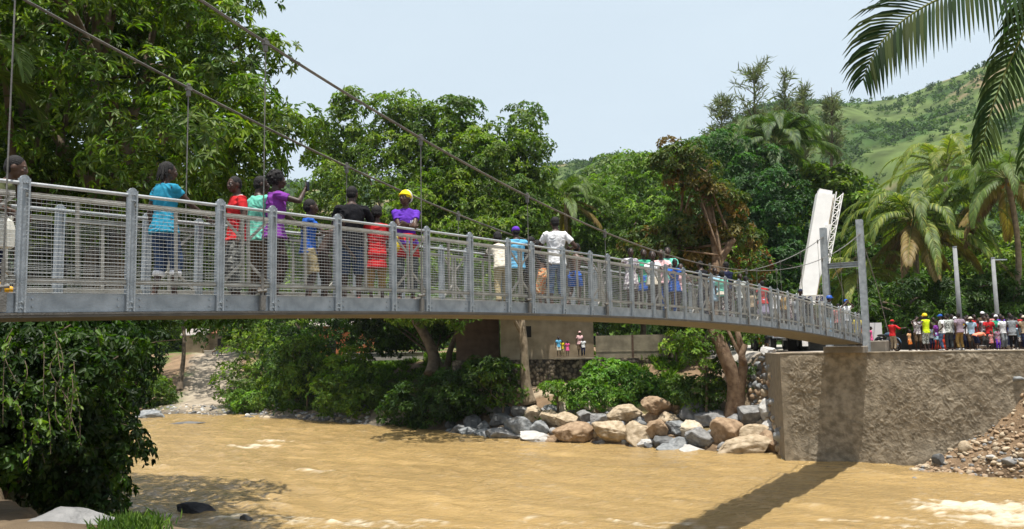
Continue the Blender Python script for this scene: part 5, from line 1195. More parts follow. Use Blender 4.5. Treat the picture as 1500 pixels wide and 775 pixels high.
hut('plaster_house', 'brown walled house in deep tree shade left of the ochre house', 668, 731, 65.5, 5.0, 3.6, mat('plaster_brown_shaded', (.12, .08, .052), .92, .2, 2, .5), ROOFZ, None)  # brown plaster darkened, carrying the tree shade in its colour
hut('roadside_house', 'grey roadside house with a dark doorway at the top of the gravel path', 300, 352, 124, 5.9, 2.9, PLD, REDR, .35)
hut('roadside_hut', 'ochre hut end wall under a pale tin sheet left of the path top', 268, 296, 121, 5.9, 2.6, PLA, ROOFZ, None)
hut('roadside_house', 'orange painted house glimpsed between the bushes above the bank', 455, 540, 104, 5.6, 3.4, mat('plaster_orange', (.50, .17, .075), .9, .12, 2, .4), ROOFZ, .3, win=.65)
mb = MB(); a0 = np.array([wx_at(300, 119), 119.]); L_ = wx_at(360, 119)-a0[0]; mb.box((L_/2, 0, .2), (L_, .3, .55)); mb.box((L_/2, -.05, .5), (L_+.1, .42, .08)); o = mb.build('kerb_wall', mat('pale_wall', (.48, .45, .40), .9, .1, 2), None, False, (a0[0], 119, hz(a0[0], 119)+.1)); tag(o, 'low pale wall along the road at the top of the path', 'wall')
xk0, xk1 = wx_at(505, 80), wx_at(620, 80); mb = MB(); mb.box(((xk1-xk0)/2, 0, .1), (xk1-xk0, .3, .7)); mb.box(((xk1-xk0)/2, 0, .47), (xk1-xk0+.1, .42, .08)); o = mb.build('kerb_wall', MATS['pale_wall'], None, False, (xk0, 80, zy_at(560, 518, 80)-.4)); tag(o, 'low pale road wall behind the bushes left of the trunks', 'wall')
# grey wall behind the road on the right, hidden by the crowd
mb = MB(); a = bw(44, -6, 0); b_ = bw(50, -30, 0); 
wr_, _, _ = wall_between('yard_wall', 'long shaded grey yard wall behind the crowd', np.array([17.5, 52.5]), np.array([42, 46.5]), 5.2, 7.1, .25, mat('yard_wall_shaded', (.05, .048, .042), .95, .2, 1.5, .5))  # wall colour darkened to stand for the shade behind the crowd
for (px, py0, py1, Y, lab) in ((1404, 362, 468, 43, 'pale round concrete utility post behind the crowd'), (1459, 378, 470, 47, 'thinner utility post with a short crossarm further right behind the crowd')):
    zt2 = PT(px, py0, Y)[2]; x0_ = PT(px, 440, Y)[0]; root = empty('utility_post', (x0_, Y, 5.4)); tag(root, lab, 'post')
    mb = MB(); mb.tube([(0, 0, -.3), (0, 0, zt2-5.4)], [.13, .10], 14); mb.build('shaft', mat('post_concrete', (.24, .25, .25), .8, .1, 4, .2), root, True)
    mb = MB(); mb.cyl((0, 0, zt2-5.4), (0, 0, zt2-5.36), .11, 14); mb.build('cap', GALV, root)
    if px > 1450: mb = MB(); mb.box((.35, 0, zt2-5.5), (.9, .07, .07)); mb.build('crossarm', GALV, root)
# information sign by the tower
q = PT(1283, 480, 43.5); root = empty('notice_board', (q[0], q[1], WTOP+.05)); tag(root, 'plain white notice board on two legs right of the bridge tower', 'sign')
mb = MB(); mb.box((0, 0, 1.0), (.62, .03, .95)); mb.build('board', mat('white_panel', (.72, .70, .68), .5, .04, 3), root)
mb = MB(); mb.box((-.25, .04, .55), (.04, .04, 1.1)); mb.build('leg', GALV, root); mb = MB(); mb.box((.25, .04, .55), (.04, .04, 1.1)); mb.build('leg', GALV, root)

# ------------------------------------------------------------------ truck crane behind the abutment
WHT = mat('crane_white', (.80, .79, .76), .35, .05, 2, spec=.5); WHTD = mat('crane_white_dirty', (.58, .55, .48), .5, .1, 2)
BLK = mat('rubber_black', (.018, .018, .018), .8, .2, 9); GRYP = mat('truck_grey', (.28, .31, .33), .5, .1, 3); REDL = mat('tail_light_red', (.55, .02, .015), .3, .05); BLUT = mat('letter_blue', (.015, .02, .10), .5, .05)
TY = 49.5
tp0 = PT(1163, 500, TY); truck = empty('truck_crane', (tp0[0], TY, 5.42), R_(-6)); tag(truck, 'white truck crane parked behind the bridge end with its boom raised', 'crane')
def TL(px, py, dy=0): q = PT(px, py, TY+dy); return np.array([q[0]-tp0[0], dy, q[2]-5.42])
mb = MB(); mb.box((0, 4.2, .98), (2.4, 8.2, .22)); mb.box((-.5, 4.2, .78), (.2, 8.0, .25)); mb.box((.5, 4.2, .78), (.2, 8.0, .25)); mb.build('chassis', GRYP, truck)
mb = MB(); mb.box((0, 0, .92), (2.5, .14, .26)); mb.build('rear_bumper', GRYP, truck)
for x in (-1.05, -.55, -.1, .35, .8): mb = MB(); mb.box((x, -.085, .95), (.22, .03, .10)); mb.build('tail_light', REDL, truck)
mb = MB(); mb.box((.62, -.10, .45), (.34, .03, .34)); mb.build('mudflap', mat('flap_white', (.7, .68, .66), .6), truck)
for x in (-1.0, 1.0):
    for y in (1.3, 2.7, 6.9):
        mb = MB(); mb.tube([(x-.16, y, .5), (x-.14, y, .5), (x+.14, y, .5), (x+.16, y, .5)], [.40, .5, .5, .40], 24); wl = mb.build('wheel', BLK, truck, True)
        mb = MB(); mb.tube([(x-.17, y, .5), (x+.17, y, .5)], .24, 18); mb.build('rim', GALVL, wl)
mb = MB(); mb.box((0, 7.7, 1.9), (2.3, 1.5, 1.7)); mb.build('cab', WHT, truck); 
mb = MB(); mb.box((0, 6.94, 2.2), (1.7, .03, .7)); mb.build('cab_window', DARKIN, truck)
# superstructure: counterweight with letters
ca, cb = TL(1142, 470, 1.0), TL(1207, 432, 1.0); mb = MB(); mb.box(((ca[0]+cb[0])/2, 1.6, (ca[2]+cb[2])/2), (cb[0]-ca[0], 1.2, cb[2]-ca[2])); mb.box(((ca[0]+cb[0])/2, 2.0, (1.09+ca[2])/2), (1.2, 1.0, abs(ca[2]-1.09)+.02))
cw = mb.build('counterweight', WHTD, truck)
def letters(txt, p, size, m, parent):
    cu = bpy.data.curves.new('letters', 'FONT'); cu.body = txt; cu.size = size; cu.extrude = .006; cu.align_x = 'CENTER'
    ob = bpy.data.objects.new('tmp', cu); COL.objects.link(ob); dg = bpy.context.evaluated_depsgraph_get(); me = bpy.data.meshes.new_from_object(ob.evaluated_get(dg)); bpy.data.objects.remove(ob)
    me.materials.clear(); me.materials.append(m); o = link('lettering', me, parent); o.location = p; o.rotation_euler = (math.pi/2, 0, 0); return o
for txt, px in (('c', 1145), ('o', 1183), ('ra', 1197)): q = TL(px, 441, 1.0); letters(txt, (q[0], .985, q[2]), .62, BLUT, cw)
# boom: telescopic box raised steeply, lattice jib folded beside it
b0, b1 = TL(1181, 470, 1.2), TL(1209, 283, 2.2)
d = b1-b0; Lb = np.linalg.norm(d); d /= Lb; sx_ = np.array([1., 0, 0]); sx_ = sx_-d*(sx_@d); sx_ /= np.linalg.norm(sx_); ny = np.cross(sx_, d)
def BB(a, b, off, w, dep, mbx): mbx.box(b0+d*(a+b)/2*Lb+sx_*off[0]+ny*off[1], (w, dep, (b-a)*Lb), np.stack([sx_, ny, d], 1))
mb = MB(); BB(0, .97, (-.36, 0), .95, .7, mb); BB(.0, .955, (-.36, -.362), .74, .02, mb); BB(.97, 1.0, (-.36, 0), .8, .55, mb)
for k in range(6): BB(.13+k*.14, .137+k*.14, (-.36, -.36), .97, .05, mb)
boom = mb.build('boom', WHT, truck)
mb = MB(); BB(0.02, .95, (.16, -.05), .07, .55, mb); mb.build('boom_side_plate', mat('crane_cream', (.50, .40, .26), .6, .1, 3), truck)
mb = MB(); BB(.30, .62, (-.45, -.385), .16, .02, mb); BB(.10, .24, (-.35, -.385), .12, .02, mb); mb.build('boom_marking', mat('panel_grey', (.40, .41, .42), .6), boom)
mb = MB()
for ox in (.28, .70):
    for oy in (-.25, .25):
        mb.tube([b0+d*Lb*.40+sx_*(.34+(ox-.28)*.55)+ny*oy, b0+d*Lb*1.0+sx_*ox+ny*oy], .038, 6)
for k in range(9):
    a = .42+k*.064; f0_, f1_ = (a-.40)/.6, (a+.064-.40)/.6
    p0 = b0+d*Lb*a+sx_*(.34-.06*f0_); p1 = b0+d*Lb*min(1, a+.064)+sx_*(.571+.129*f1_); q0 = b0+d*Lb*a+sx_*(.571+.129*f0_)
    for oy in (-.25, .25): mb.tube([p0+ny*oy, p1+ny*oy], .022, 5); mb.tube([p0+ny*oy, q0+ny*oy], .022, 5)
    mb.tube([p0-ny*.25, p0+ny*.25], .02, 5); mb.tube([q0-ny*.25, q0+ny*.25], .02, 5)
mb.build('lattice_jib', WHT, truck)
h0 = TL(1206, 330, 1.6); h1 = TL(1192, 415, 1.3); dd = h1-h0
mb = MB(); mb.loft([h0+np.array([[-.16, -.1, 0], [.16, -.1, 0], [.16, .1, 0], [-.16, .1, 0]]), h0+dd*.8+np.array([[-.26, -.1, 0], [.2, -.1, 0], [.2, .1, 0], [-.26, .1, 0]]), h1+np.array([[-.03, -.06, 0], [.03, -.06, 0], [.03, .06, 0], [-.03, .06, 0]])]); mb.build('jib_tip', WHT, truck)
# ------------------------------------------------------------------ motorbikes, drum, basins
CHR = mat('chrome', (.55, .55, .56), .2, .05, metal=.9)
def motorbike(label, loc, rz, col, seat=(.02, .02, .02)):
    root = empty('motorbike', loc, rz); tag(root, label, 'motorbike')
    for x in (-.62, .66):
        mb = MB(); mb.tube([(x+.29*math.cos(a), 0, .30+.29*math.sin(a)) for a in np.linspace(0, 2*math.pi, 33)], .045, 8, caps=False); wl = mb.build('wheel', BLK, root, True)
        mb = MB(); mb.cyl((x, -.06, .30), (x, .06, .30), .06, 10)
        for k in range(10): a = k*.628; mb.cyl((x, 0, .30), (x+.27*math.cos(a), 0, .30+.27*math.sin(a)), .006, 4)
        mb.build('rim', CHR, wl)
    mb = MB(); mb.tube([(-.62, .07, .30), (-.2, .07, .36), (.1, .05, .34), (.28, 0, .62), (.40, 0, .85)], .025, 6); mb.tube([(-.62, -.07, .30), (-.2, -.07, .36), (.1, -.05, .34), (.28, 0, .62)], .025, 6); mb.tube([(-.7, 0, .70), (-.2, 0, .62), (.35, 0, .74)], .028, 6); mb.build('frame', BLK, root, True)
    mb = MB(); mb.tube([(.66, .08, .30), (.40, .07, .92)], .025, 6); mb.tube([(.66, -.08, .30), (.40, -.07, .92)], .025, 6); mb.build('fork', CHR, root, True)
    mb = MB(); mb.tube([(.30, .36, 1.0), (.38, .15, 1.0), (.40, 0, .95), (.38, -.15, 1.0), (.30, -.36, 1.0)], .015, 6); mb.cyl((.36, .3, 1.0), (.38, .34, 1.18), .008, 5); mb.ell((.38, .36, 1.20), (.02, .06, .04)); mb.cyl((.36, -.3, 1.0), (.38, -.34, 1.18), .008, 5); mb.ell((.38, -.36, 1.20), (.02, .06, .04)); mb.build('handlebar', BLK, root, True)
    mb = MB(); mb.ell((.12, 0, .80), (.27, .13, .13), None, 16, 10); mb.build('fuel_tank', col, root, True)
    mb = MB(); mb.ell((-.36, 0, .78), (.36, .12, .07), None, 16, 8); mb.build('seat', mat('seat_black', seat, .6), root, True)
    mb = MB(); mb.box((.02, 0, .42), (.34, .24, .28)); mb.cyl((.05, 0, .5), (.14, 0, .68), .09, 10); mb.build('engine', GALV, root)
    mb = MB(); mb.ell((.50, 0, .88), (.08, .10, .10), None, 12, 8); mb.build('headlight', CHR, root, True)
    mb = MB(); mb.tube([(.62+.36*math.cos(a), 0, .30+.36*math.sin(a)) for a in np.linspace(.2, 2.2, 10)], .04, 6); mb.tube([(-.62+.36*math.cos(a), 0, .32+.36*math.sin(a)) for a in np.linspace(.9, 2.9, 10)], .045, 6); mb.build('mudguard', col, root, True)
    mb = MB(); mb.tube([(.1, .14, .30), (-.3, .16, .26), (-.85, .17, .34)], [.025, .04, .04], 8); mb.build('exhaust', CHR, root, True)
    return root
q = PT(1303, 510, 41.6); motorbike('motorbike with chrome parts facing the camera at the wall edge by the red shirt', (q[0], 41.8, WTOP+.06), R_(-75), mat('tank_blue', (.05, .09, .14), .3, .05))
q = hit(318, 521, 90, 125); motorbike('dark motorbike with a red tail parked at the top of the gravel path', tuple(q), R_(150), mat('tank_red', (.30, .02, .02), .3, .05))
def drum(label, c, r_, h_, m, cat='drum'):
    root = empty('plastic_drum', c); tag(root, label, cat); mb = MB(); rr = [(0, .9), (.03, 1), (.3, 1.02), (.32, .97), (.36, 1.02), (.64, 1.02), (.66, .97), (.7, 1.02), (.97, 1), (1, .92)]
    mb.tube([(0, 0, z*h_) for z, _ in rr], [k*r_ for _, k in rr], 22); mb.build('barrel', m, root, True)
    mb = MB(); mb.tube([(0, 0, h_), (0, 0, h_+.03)], [r_*.9, r_*.86], 20); mb.build('lid', mat('drum_lid', (.06, .02, .02), .6), root)
q = PT(1374, 505, 41.0); drum('red plastic drum standing among the people behind the wall edge', (q[0], 41.0, WTOP+.06), .36, .82, mat('drum_red', (.50, .05, .02), .45, .1, 3))
def basin(label, c, r_, group):
    mb = MB(); a = np.arange(24)*2*math.pi/24; ring = lambda r1, z: np.stack([np.cos(a)*r1, np.sin(a)*r1, np.full(24, z)], 1)
    mb.loft([ring(r_*.7, 0), ring(r_, .2), ring(r_*1.08, .205), ring(r_*1.08, .19), ring(r_*.98, .19), ring(r_*.68, .02)]); o = mb.build('basin', mat('white_enamel', (.75, .74, .72), .35, .04), None, True, c); tag(o, label, 'basin', group)
q = PT(1440, 512, 39.7); basin('white basin on the ground behind the bending orange shirt', (q[0], 39.7, WTOP+.06), .30, 'white basins on the ground')
q = PT(1475, 512, 39.2); basin('white basin on the ground beside the grey shirted man', (q[0], 39.2, WTOP+.06), .34, 'white basins on the ground')
# ------------------------------------------------------------------ trees and plants
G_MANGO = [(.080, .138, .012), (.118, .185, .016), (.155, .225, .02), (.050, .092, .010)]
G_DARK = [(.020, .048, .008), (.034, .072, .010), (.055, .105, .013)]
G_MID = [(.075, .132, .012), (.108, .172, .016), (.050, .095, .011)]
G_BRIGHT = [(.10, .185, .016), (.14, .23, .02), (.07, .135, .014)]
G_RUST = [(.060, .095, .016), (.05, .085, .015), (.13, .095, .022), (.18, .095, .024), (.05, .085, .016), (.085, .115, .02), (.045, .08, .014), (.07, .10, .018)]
BG = 'trees beyond the river'
# the big mango tree beyond the left end of the bridge
tree('mango_tree', 'huge dark mango tree filling the upper left behind the bridge', lobes_px([(120, 130, 23, 285, 250, 5.5), (60, -90, 24, 240, 190, 5), (240, -60, 23, 130, 130, 3.5), (330, 60, 22, 70, 75, 2), (385, 190, 20.5, 62, 62, 1.6), (350, 245, 20, 50, 42, 1.4), (265, 215, 19, 110, 70, 2.2), (60, 330, 25, 190, 120, 3.5), (260, 340, 25, 120, 70, 2.5), (-120, 160, 23, 150, 260, 4), (200, 200, 27, 200, 170, 3), (40, 60, 28, 220, 200, 3)])+[(np.array([-12.5, 14.5, 17.0]), np.array([5.5, 4.2, 3.0]))],  # last lobe is out of view, added to shade the shrubs below
 [([(-13.2, 22.5, 1.5), (-12.5, 22.8, 5), (-11, 23, 9), (-11.2, 23.2, 13)], .55, .22), ([(-14.8, 24, 1.5), (-14.6, 24.5, 6), (-14.5, 25, 11)], .45, .16)], 190000, .225, .62, G_MANGO+G_MANGO+G_DARK+[(.12, .17, .05), (.15, .20, .08)], 21, cat='tree', aspect=.27, ros=9, droop=.55, inner=.6, spread=.75, limbs=10)  # the two pale leaf colours paint highlights into the crown
r = np.random.RandomState(3)
tree('leafy_tree', 'dense dark tree on the bank close behind the left end of the bridge', lobes_px([(40, 350, 30, 170, 120, 3), (190, 350, 31, 130, 110, 3), (330, 390, 34, 80, 90, 2.5), (120, 430, 29, 150, 60, 2.5), (150, 200, 34, 200, 170, 3), (20, 100, 36, 180, 200, 3)]), [([(-16, 30, 2), (-16, 30.5, 6), (-15.5, 31, 10)], .35, .12)], 46000, .28, .8, G_DARK+[(.05, .12, .02)], 22, inner=.4, droop=.5)
# leaves hanging down the near bank under the bridge
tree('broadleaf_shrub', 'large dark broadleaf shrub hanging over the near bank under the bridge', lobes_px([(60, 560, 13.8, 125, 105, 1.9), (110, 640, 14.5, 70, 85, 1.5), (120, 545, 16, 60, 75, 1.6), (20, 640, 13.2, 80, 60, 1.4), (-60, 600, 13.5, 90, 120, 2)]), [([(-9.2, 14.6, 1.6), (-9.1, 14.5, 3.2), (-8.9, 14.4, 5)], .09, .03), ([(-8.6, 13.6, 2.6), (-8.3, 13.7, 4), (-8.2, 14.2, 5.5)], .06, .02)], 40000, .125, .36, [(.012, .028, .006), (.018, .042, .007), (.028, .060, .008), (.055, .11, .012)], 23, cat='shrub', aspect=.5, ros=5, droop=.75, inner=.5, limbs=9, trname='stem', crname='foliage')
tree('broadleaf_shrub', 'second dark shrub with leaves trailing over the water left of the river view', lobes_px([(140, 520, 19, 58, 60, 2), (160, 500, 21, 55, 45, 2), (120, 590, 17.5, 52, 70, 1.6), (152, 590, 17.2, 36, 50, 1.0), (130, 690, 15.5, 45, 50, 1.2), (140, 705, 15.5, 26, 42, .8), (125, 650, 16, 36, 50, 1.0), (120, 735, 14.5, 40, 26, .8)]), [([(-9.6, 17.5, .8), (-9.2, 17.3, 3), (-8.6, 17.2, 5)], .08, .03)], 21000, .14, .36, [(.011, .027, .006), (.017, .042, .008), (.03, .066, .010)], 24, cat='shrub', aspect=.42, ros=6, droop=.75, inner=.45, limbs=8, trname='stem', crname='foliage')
def vine(name, label, strands, seed, L=.17, cols=G_DARK, group=None):
    root = empty(name, tuple(strands[0][0])); tag(root, label, 'vine', group); r = np.random.RandomState(seed); Cs = []; Ds = []; Ns = []; Ls = []; mb = MB()
    for pts in strands:
        P = spline(pts, 30); mb = MB(); mb.tube(P, .006, 5); off(mb.build('stem', BARK, root, True), root); T = unit(np.gradient(P, axis=0))
        for k in range(2, 30):
            if r.rand() < .2: continue
            Cs.append(P[k]); d = unit(r.normal(size=3)*np.array([1, 1, .3])+np.array([0, 0, -1.0])); Ds.append(d); Ns.append(unit(r.normal(size=3)+np.array([0, -.7, .5]))); Ls.append(L*r.uniform(.6, 1.2)*(1-.5*k/30))
    V, Q = leaf_geo(np.array(Cs), np.array(Ds), np.array(Ns), np.array(Ls), np.array(Ls)*.55); c = np.array(cols)[r.randint(len(cols), size=len(Cs))]
    off(link('leaves', np_mesh('leaves', V, Q, [LEAF], np.repeat(c, 6, 0)), root), root); return root
vine('hanging_vine', 'leafy vine strands dangling over the river at the edge of the dark shrub', [[PT(150, 590, 15), PT(185, 630, 15), PT(200, 680, 15)], [PT(160, 600, 15), PT(172, 650, 15), PT(178, 735, 15)], [PT(150, 620, 14.6), PT(190, 625, 14.6), PT(206, 660, 14.6)], [PT(145, 630, 14.8), PT(160, 660, 14.8), PT(158, 705, 14.8)], [PT(170, 590, 15.4), PT(205, 620, 15.4), PT(212, 650, 15.4)]], 5)
vine('hanging_vine', 'pale green vine leaves hanging high in the dark shrub under the deck', [[PT(140, 480, 13), PT(146, 510, 13), PT(150, 545, 13)], [PT(195, 500, 14), PT(185, 530, 14), PT(180, 560, 14)], [PT(10, 580, 11.5), PT(30, 600, 11.5), PT(36, 650, 11.5)], [PT(60, 610, 11.5), PT(48, 640, 11.5), PT(40, 690, 11.5)]], 6, .15, G_BRIGHT)
st = []
for _ in range(16):
    x_, y_, d_ = r.uniform(-20, 165), r.uniform(475, 600), r.uniform(11.6, 12.6); st.append([PT(x_, y_, d_), PT(x_+r.uniform(-14, 14), y_+r.uniform(20, 50), d_-.15), PT(x_+r.uniform(-20, 20), y_+r.uniform(60, 130), d_-.2)])
vine('creeper', 'thin creeper strands hanging over the front of the large dark shrub', st, 9, .105, G_MID+G_BRIGHT[:1]+G_DARK)
# grass and weeds
def tufts(name, label, pts, L, W, cols, seed, per=26, lean=.5, kind='stuff', cat='grass'):
    r = np.random.RandomState(seed); n = len(pts)*per; C = np.repeat(np.array(pts), per, 0)+r.normal(size=(n, 3))*np.array([.10, .10, 0])
    D = unit(np.stack([r.normal(size=n)*lean, r.normal(size=n)*lean, np.ones(n)], 1)); Nn = unit(np.cross(D, r.normal(size=(n, 3))))
    V, Q = leaf_geo(C, D, Nn, L*r.uniform(.5, 1.2, n), W*np.ones(n), .1, .3); c = np.array(cols)[r.randint(len(cols), size=n)]*(1+.2*r.normal(size=(n, 1)))
    o = link(name, np_mesh(name, V, Q, [LEAFM], np.repeat(np.clip(c, .01, .5), 6, 0))); tag(o, label, cat, kind=kind); return o
pts = []
for _ in range(150):
    px = r.uniform(160, 215); py = r.uniform(752, 795); q = hit(px, py, 5, 22)
    if py > 735+(px-120)*.2 or r.rand() < .2: pts.append(q)
tufts('grass', 'short green grass on the near bank edge beside the pale boulder', pts, .10, .010, [(.09, .17, .03), (.13, .20, .04), (.06, .12, .02)], 1, 14)
pts = []
while len(pts) < 900:
    X_ = r.uniform(-30, 12); Y_ = r.uniform(50, 100); z = hz(X_, Y_); df_ = float((-sdist(np.array([X_]), np.array([Y_]), FAR)*HF)[0])
    if z > .5 and 1.5 < df_ < 16 and float(pathdist(np.array([X_]), np.array([Y_]))[0]) > 4 and (X_ < -3 or df_ > 7 or r.rand() < .1): pts.append((X_, Y_, z))
tufts('ground_cover', 'low weeds and grass covering the far bank', pts, .55, .10, G_BRIGHT+G_MID, 2, 34, .9)
# shrubs along the far bank below the bridge
def shrub(label, spec, n, L, cols, seed, group='shrubs on the far bank', clump=.6, **k):
    lb = lobes_px(spec); c = lb[0][0]; b0_ = np.array([c[0], c[1], hz(c[0], c[1])-.1])
    return tree('shrub', label, lb, [([b0_, (b0_+c)/2+np.array([.1, 0, .1]), c], .10, .04)], n, L, clump, cols, seed, group, 'shrub', limbs=7, trname='stem', crname='foliage', **k)
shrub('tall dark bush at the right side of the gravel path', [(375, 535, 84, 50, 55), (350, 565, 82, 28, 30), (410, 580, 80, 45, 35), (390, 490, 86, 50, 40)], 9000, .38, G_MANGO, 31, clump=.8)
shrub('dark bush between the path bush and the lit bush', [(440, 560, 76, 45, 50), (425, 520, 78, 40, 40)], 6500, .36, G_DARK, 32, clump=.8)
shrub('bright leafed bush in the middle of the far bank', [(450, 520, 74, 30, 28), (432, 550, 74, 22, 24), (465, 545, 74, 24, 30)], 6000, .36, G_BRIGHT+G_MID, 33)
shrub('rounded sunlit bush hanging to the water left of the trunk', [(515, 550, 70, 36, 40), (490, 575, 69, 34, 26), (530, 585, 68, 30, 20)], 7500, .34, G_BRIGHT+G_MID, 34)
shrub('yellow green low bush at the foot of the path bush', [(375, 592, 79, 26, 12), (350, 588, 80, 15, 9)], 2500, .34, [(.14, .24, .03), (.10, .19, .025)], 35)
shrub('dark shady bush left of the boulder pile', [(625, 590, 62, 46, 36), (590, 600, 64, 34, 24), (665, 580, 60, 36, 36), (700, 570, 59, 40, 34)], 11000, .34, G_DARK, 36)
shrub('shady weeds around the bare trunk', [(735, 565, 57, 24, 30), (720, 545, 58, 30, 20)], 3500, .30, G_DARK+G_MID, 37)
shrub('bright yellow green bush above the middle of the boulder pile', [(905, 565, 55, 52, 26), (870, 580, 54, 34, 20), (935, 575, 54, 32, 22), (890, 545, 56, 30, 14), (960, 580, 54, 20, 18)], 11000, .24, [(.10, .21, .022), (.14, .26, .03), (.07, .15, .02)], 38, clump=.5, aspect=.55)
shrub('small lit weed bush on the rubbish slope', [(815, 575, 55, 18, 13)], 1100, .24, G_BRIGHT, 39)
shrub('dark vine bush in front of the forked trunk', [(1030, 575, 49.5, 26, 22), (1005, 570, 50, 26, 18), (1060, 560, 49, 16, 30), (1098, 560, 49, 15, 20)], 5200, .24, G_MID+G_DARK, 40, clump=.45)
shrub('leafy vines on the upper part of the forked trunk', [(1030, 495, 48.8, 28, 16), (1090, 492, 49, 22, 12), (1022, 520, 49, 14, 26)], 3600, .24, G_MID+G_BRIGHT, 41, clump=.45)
shrub('low green bush on the left bank by the beach', [(230, 575, 88, 26, 20), (205, 570, 86, 30, 28)], 4200, .40, G_MID, 42, group=None)
shrub('yellow and red leafed shrub behind the far part of the bridge', [(1010, 385, 58, 34, 22), (1080, 385, 57, 45, 24), (1045, 400, 57, 50, 20)], 6000, .34, [(.12, .20, .02), (.09, .16, .02), (.20, .07, .03), (.07, .13, .02)], 43, group=None, clump=.6)
shrub('green papaya like shoots rising above the block fence', [(988, 500, 58, 14, 14)], 700, .30, [(.16, .26, .03), (.2, .28, .04)], 44, group=None)
# mango trees in the middle
def tb(px, py, Y): q = PT(px, py, Y); return q
tree('mango_tree', 'large mango tree left of centre with a leaning dark trunk', lobes_px([(545, 300, 70, 95, 110), (555, 175, 70, 62, 38), (500, 200, 71, 40, 45), (468, 210, 72, 34, 34), (495, 310, 70, 45, 60), (620, 195, 70, 55, 45), (600, 300, 68, 80, 90), (540, 400, 72, 110, 60), (470, 390, 74, 60, 70)]), [([tb(635, 548, 66), tb(628, 500, 66.5), tb(590, 430, 67), tb(570, 330, 68)], .50, .2), ([tb(650, 548, 67), tb(665, 500, 67), tb(690, 440, 67)], .3, .12)], 82000, .36, 1.15, G_MANGO, 51, BG, droop=.5, ros=8, shell=1, limbs=9)
tree('mango_tree', 'large mango tree in the centre with a rounded lobe at its right', lobes_px([(700, 300, 66, 90, 110), (665, 200, 68, 60, 50), (760, 205, 66, 42, 45), (740, 260, 65, 62, 60), (650, 320, 62, 70, 60), (700, 380, 60, 90, 50), (640, 410, 64, 70, 50), (755, 340, 62, 45, 50), (780, 300, 66, 30, 40), (655, 425, 55, 95, 38, 4)]), [([tb(773, 592, 57.5), tb(770, 540, 57.6), tb(765, 475, 58), tb(745, 380, 60), tb(720, 300, 63)], .36, .16)], 82000, .36, 1.1, G_MANGO+[(.07, .13, .02)], 52, BG, droop=.5, ros=8, bark=BARKP, limbs=9)
for i, (lab, spec, n, L, cols, base, kw) in enumerate([
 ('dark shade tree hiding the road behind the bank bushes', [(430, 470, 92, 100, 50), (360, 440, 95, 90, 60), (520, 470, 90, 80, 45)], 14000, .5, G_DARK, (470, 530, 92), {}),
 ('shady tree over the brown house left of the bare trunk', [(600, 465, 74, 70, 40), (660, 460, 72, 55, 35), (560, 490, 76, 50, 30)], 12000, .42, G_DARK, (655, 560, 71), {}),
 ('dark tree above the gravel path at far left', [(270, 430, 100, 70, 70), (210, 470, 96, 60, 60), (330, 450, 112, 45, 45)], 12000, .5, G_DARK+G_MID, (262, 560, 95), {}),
 ('bright green tree left of the rust leafed trunk', [(935, 290, 82, 55, 62), (900, 330, 80, 50, 50), (960, 360, 78, 60, 60), (920, 390, 80, 60, 50), (985, 270, 84, 40, 50)], 30000, .42, G_BRIGHT+G_MID, (940, 520, 80), dict(clump=1.1)),
 ('dark green rounded tree right of the rust leafed trunk', [(1095, 270, 70, 62, 58), (1130, 320, 68, 48, 70), (1080, 330, 68, 60, 60), (1060, 230, 70, 45, 34), (1110, 390, 66, 70, 40)], 34000, .36, [(.035, .095, .022), (.05, .12, .028), (.028, .075, .018)], (1105, 500, 67), dict(clump=.9)),
 ('big glossy leafed tree behind the crane boom', [(1215, 330, 74, 55, 80), (1180, 380, 72, 50, 60), (1240, 315, 76, 40, 50), (1190, 305, 78, 40, 45), (1150, 430, 70, 70, 40)], 22000, .55, G_MANGO, (1215, 500, 73), dict(clump=1.1, aspect=.5)),
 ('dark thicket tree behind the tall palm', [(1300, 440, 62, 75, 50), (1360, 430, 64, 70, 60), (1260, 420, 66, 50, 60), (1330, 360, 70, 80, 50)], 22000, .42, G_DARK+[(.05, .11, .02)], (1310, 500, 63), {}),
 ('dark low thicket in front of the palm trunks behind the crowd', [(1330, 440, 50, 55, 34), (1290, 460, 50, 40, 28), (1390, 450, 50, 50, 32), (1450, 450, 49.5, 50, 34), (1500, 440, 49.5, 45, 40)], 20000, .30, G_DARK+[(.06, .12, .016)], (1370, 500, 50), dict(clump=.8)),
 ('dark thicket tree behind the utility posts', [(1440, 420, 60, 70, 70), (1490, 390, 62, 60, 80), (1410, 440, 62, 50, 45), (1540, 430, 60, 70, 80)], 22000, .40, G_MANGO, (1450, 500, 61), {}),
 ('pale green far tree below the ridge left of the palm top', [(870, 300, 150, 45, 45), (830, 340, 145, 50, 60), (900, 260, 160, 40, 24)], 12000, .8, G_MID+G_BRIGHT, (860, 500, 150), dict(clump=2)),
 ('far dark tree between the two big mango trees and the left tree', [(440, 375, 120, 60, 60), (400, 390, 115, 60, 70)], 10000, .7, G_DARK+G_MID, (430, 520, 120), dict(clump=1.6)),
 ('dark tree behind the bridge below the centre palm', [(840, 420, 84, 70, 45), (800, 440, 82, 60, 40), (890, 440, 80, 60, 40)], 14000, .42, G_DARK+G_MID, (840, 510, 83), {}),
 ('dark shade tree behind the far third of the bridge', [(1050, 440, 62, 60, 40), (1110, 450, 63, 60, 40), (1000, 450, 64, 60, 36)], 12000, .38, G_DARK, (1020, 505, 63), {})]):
    b0_ = tb(*base); b0_[2] = min(b0_[2], hz(b0_[0], b0_[1])-.1) if b0_[1] < 140 else b0_[2]; lb = lobes_px(spec); t1 = lb[0][0]
    kw = dict(kw); cp = kw.pop('clump', 1.0)
    tree('leafy_tree', lab, lb, [([b0_, (b0_*.6+t1*.4)+np.array([.3, 0, 0]), t1], .32, .12)], n, L, cp, cols, 60+i, BG, droop=.45, limbs=6, **kw)
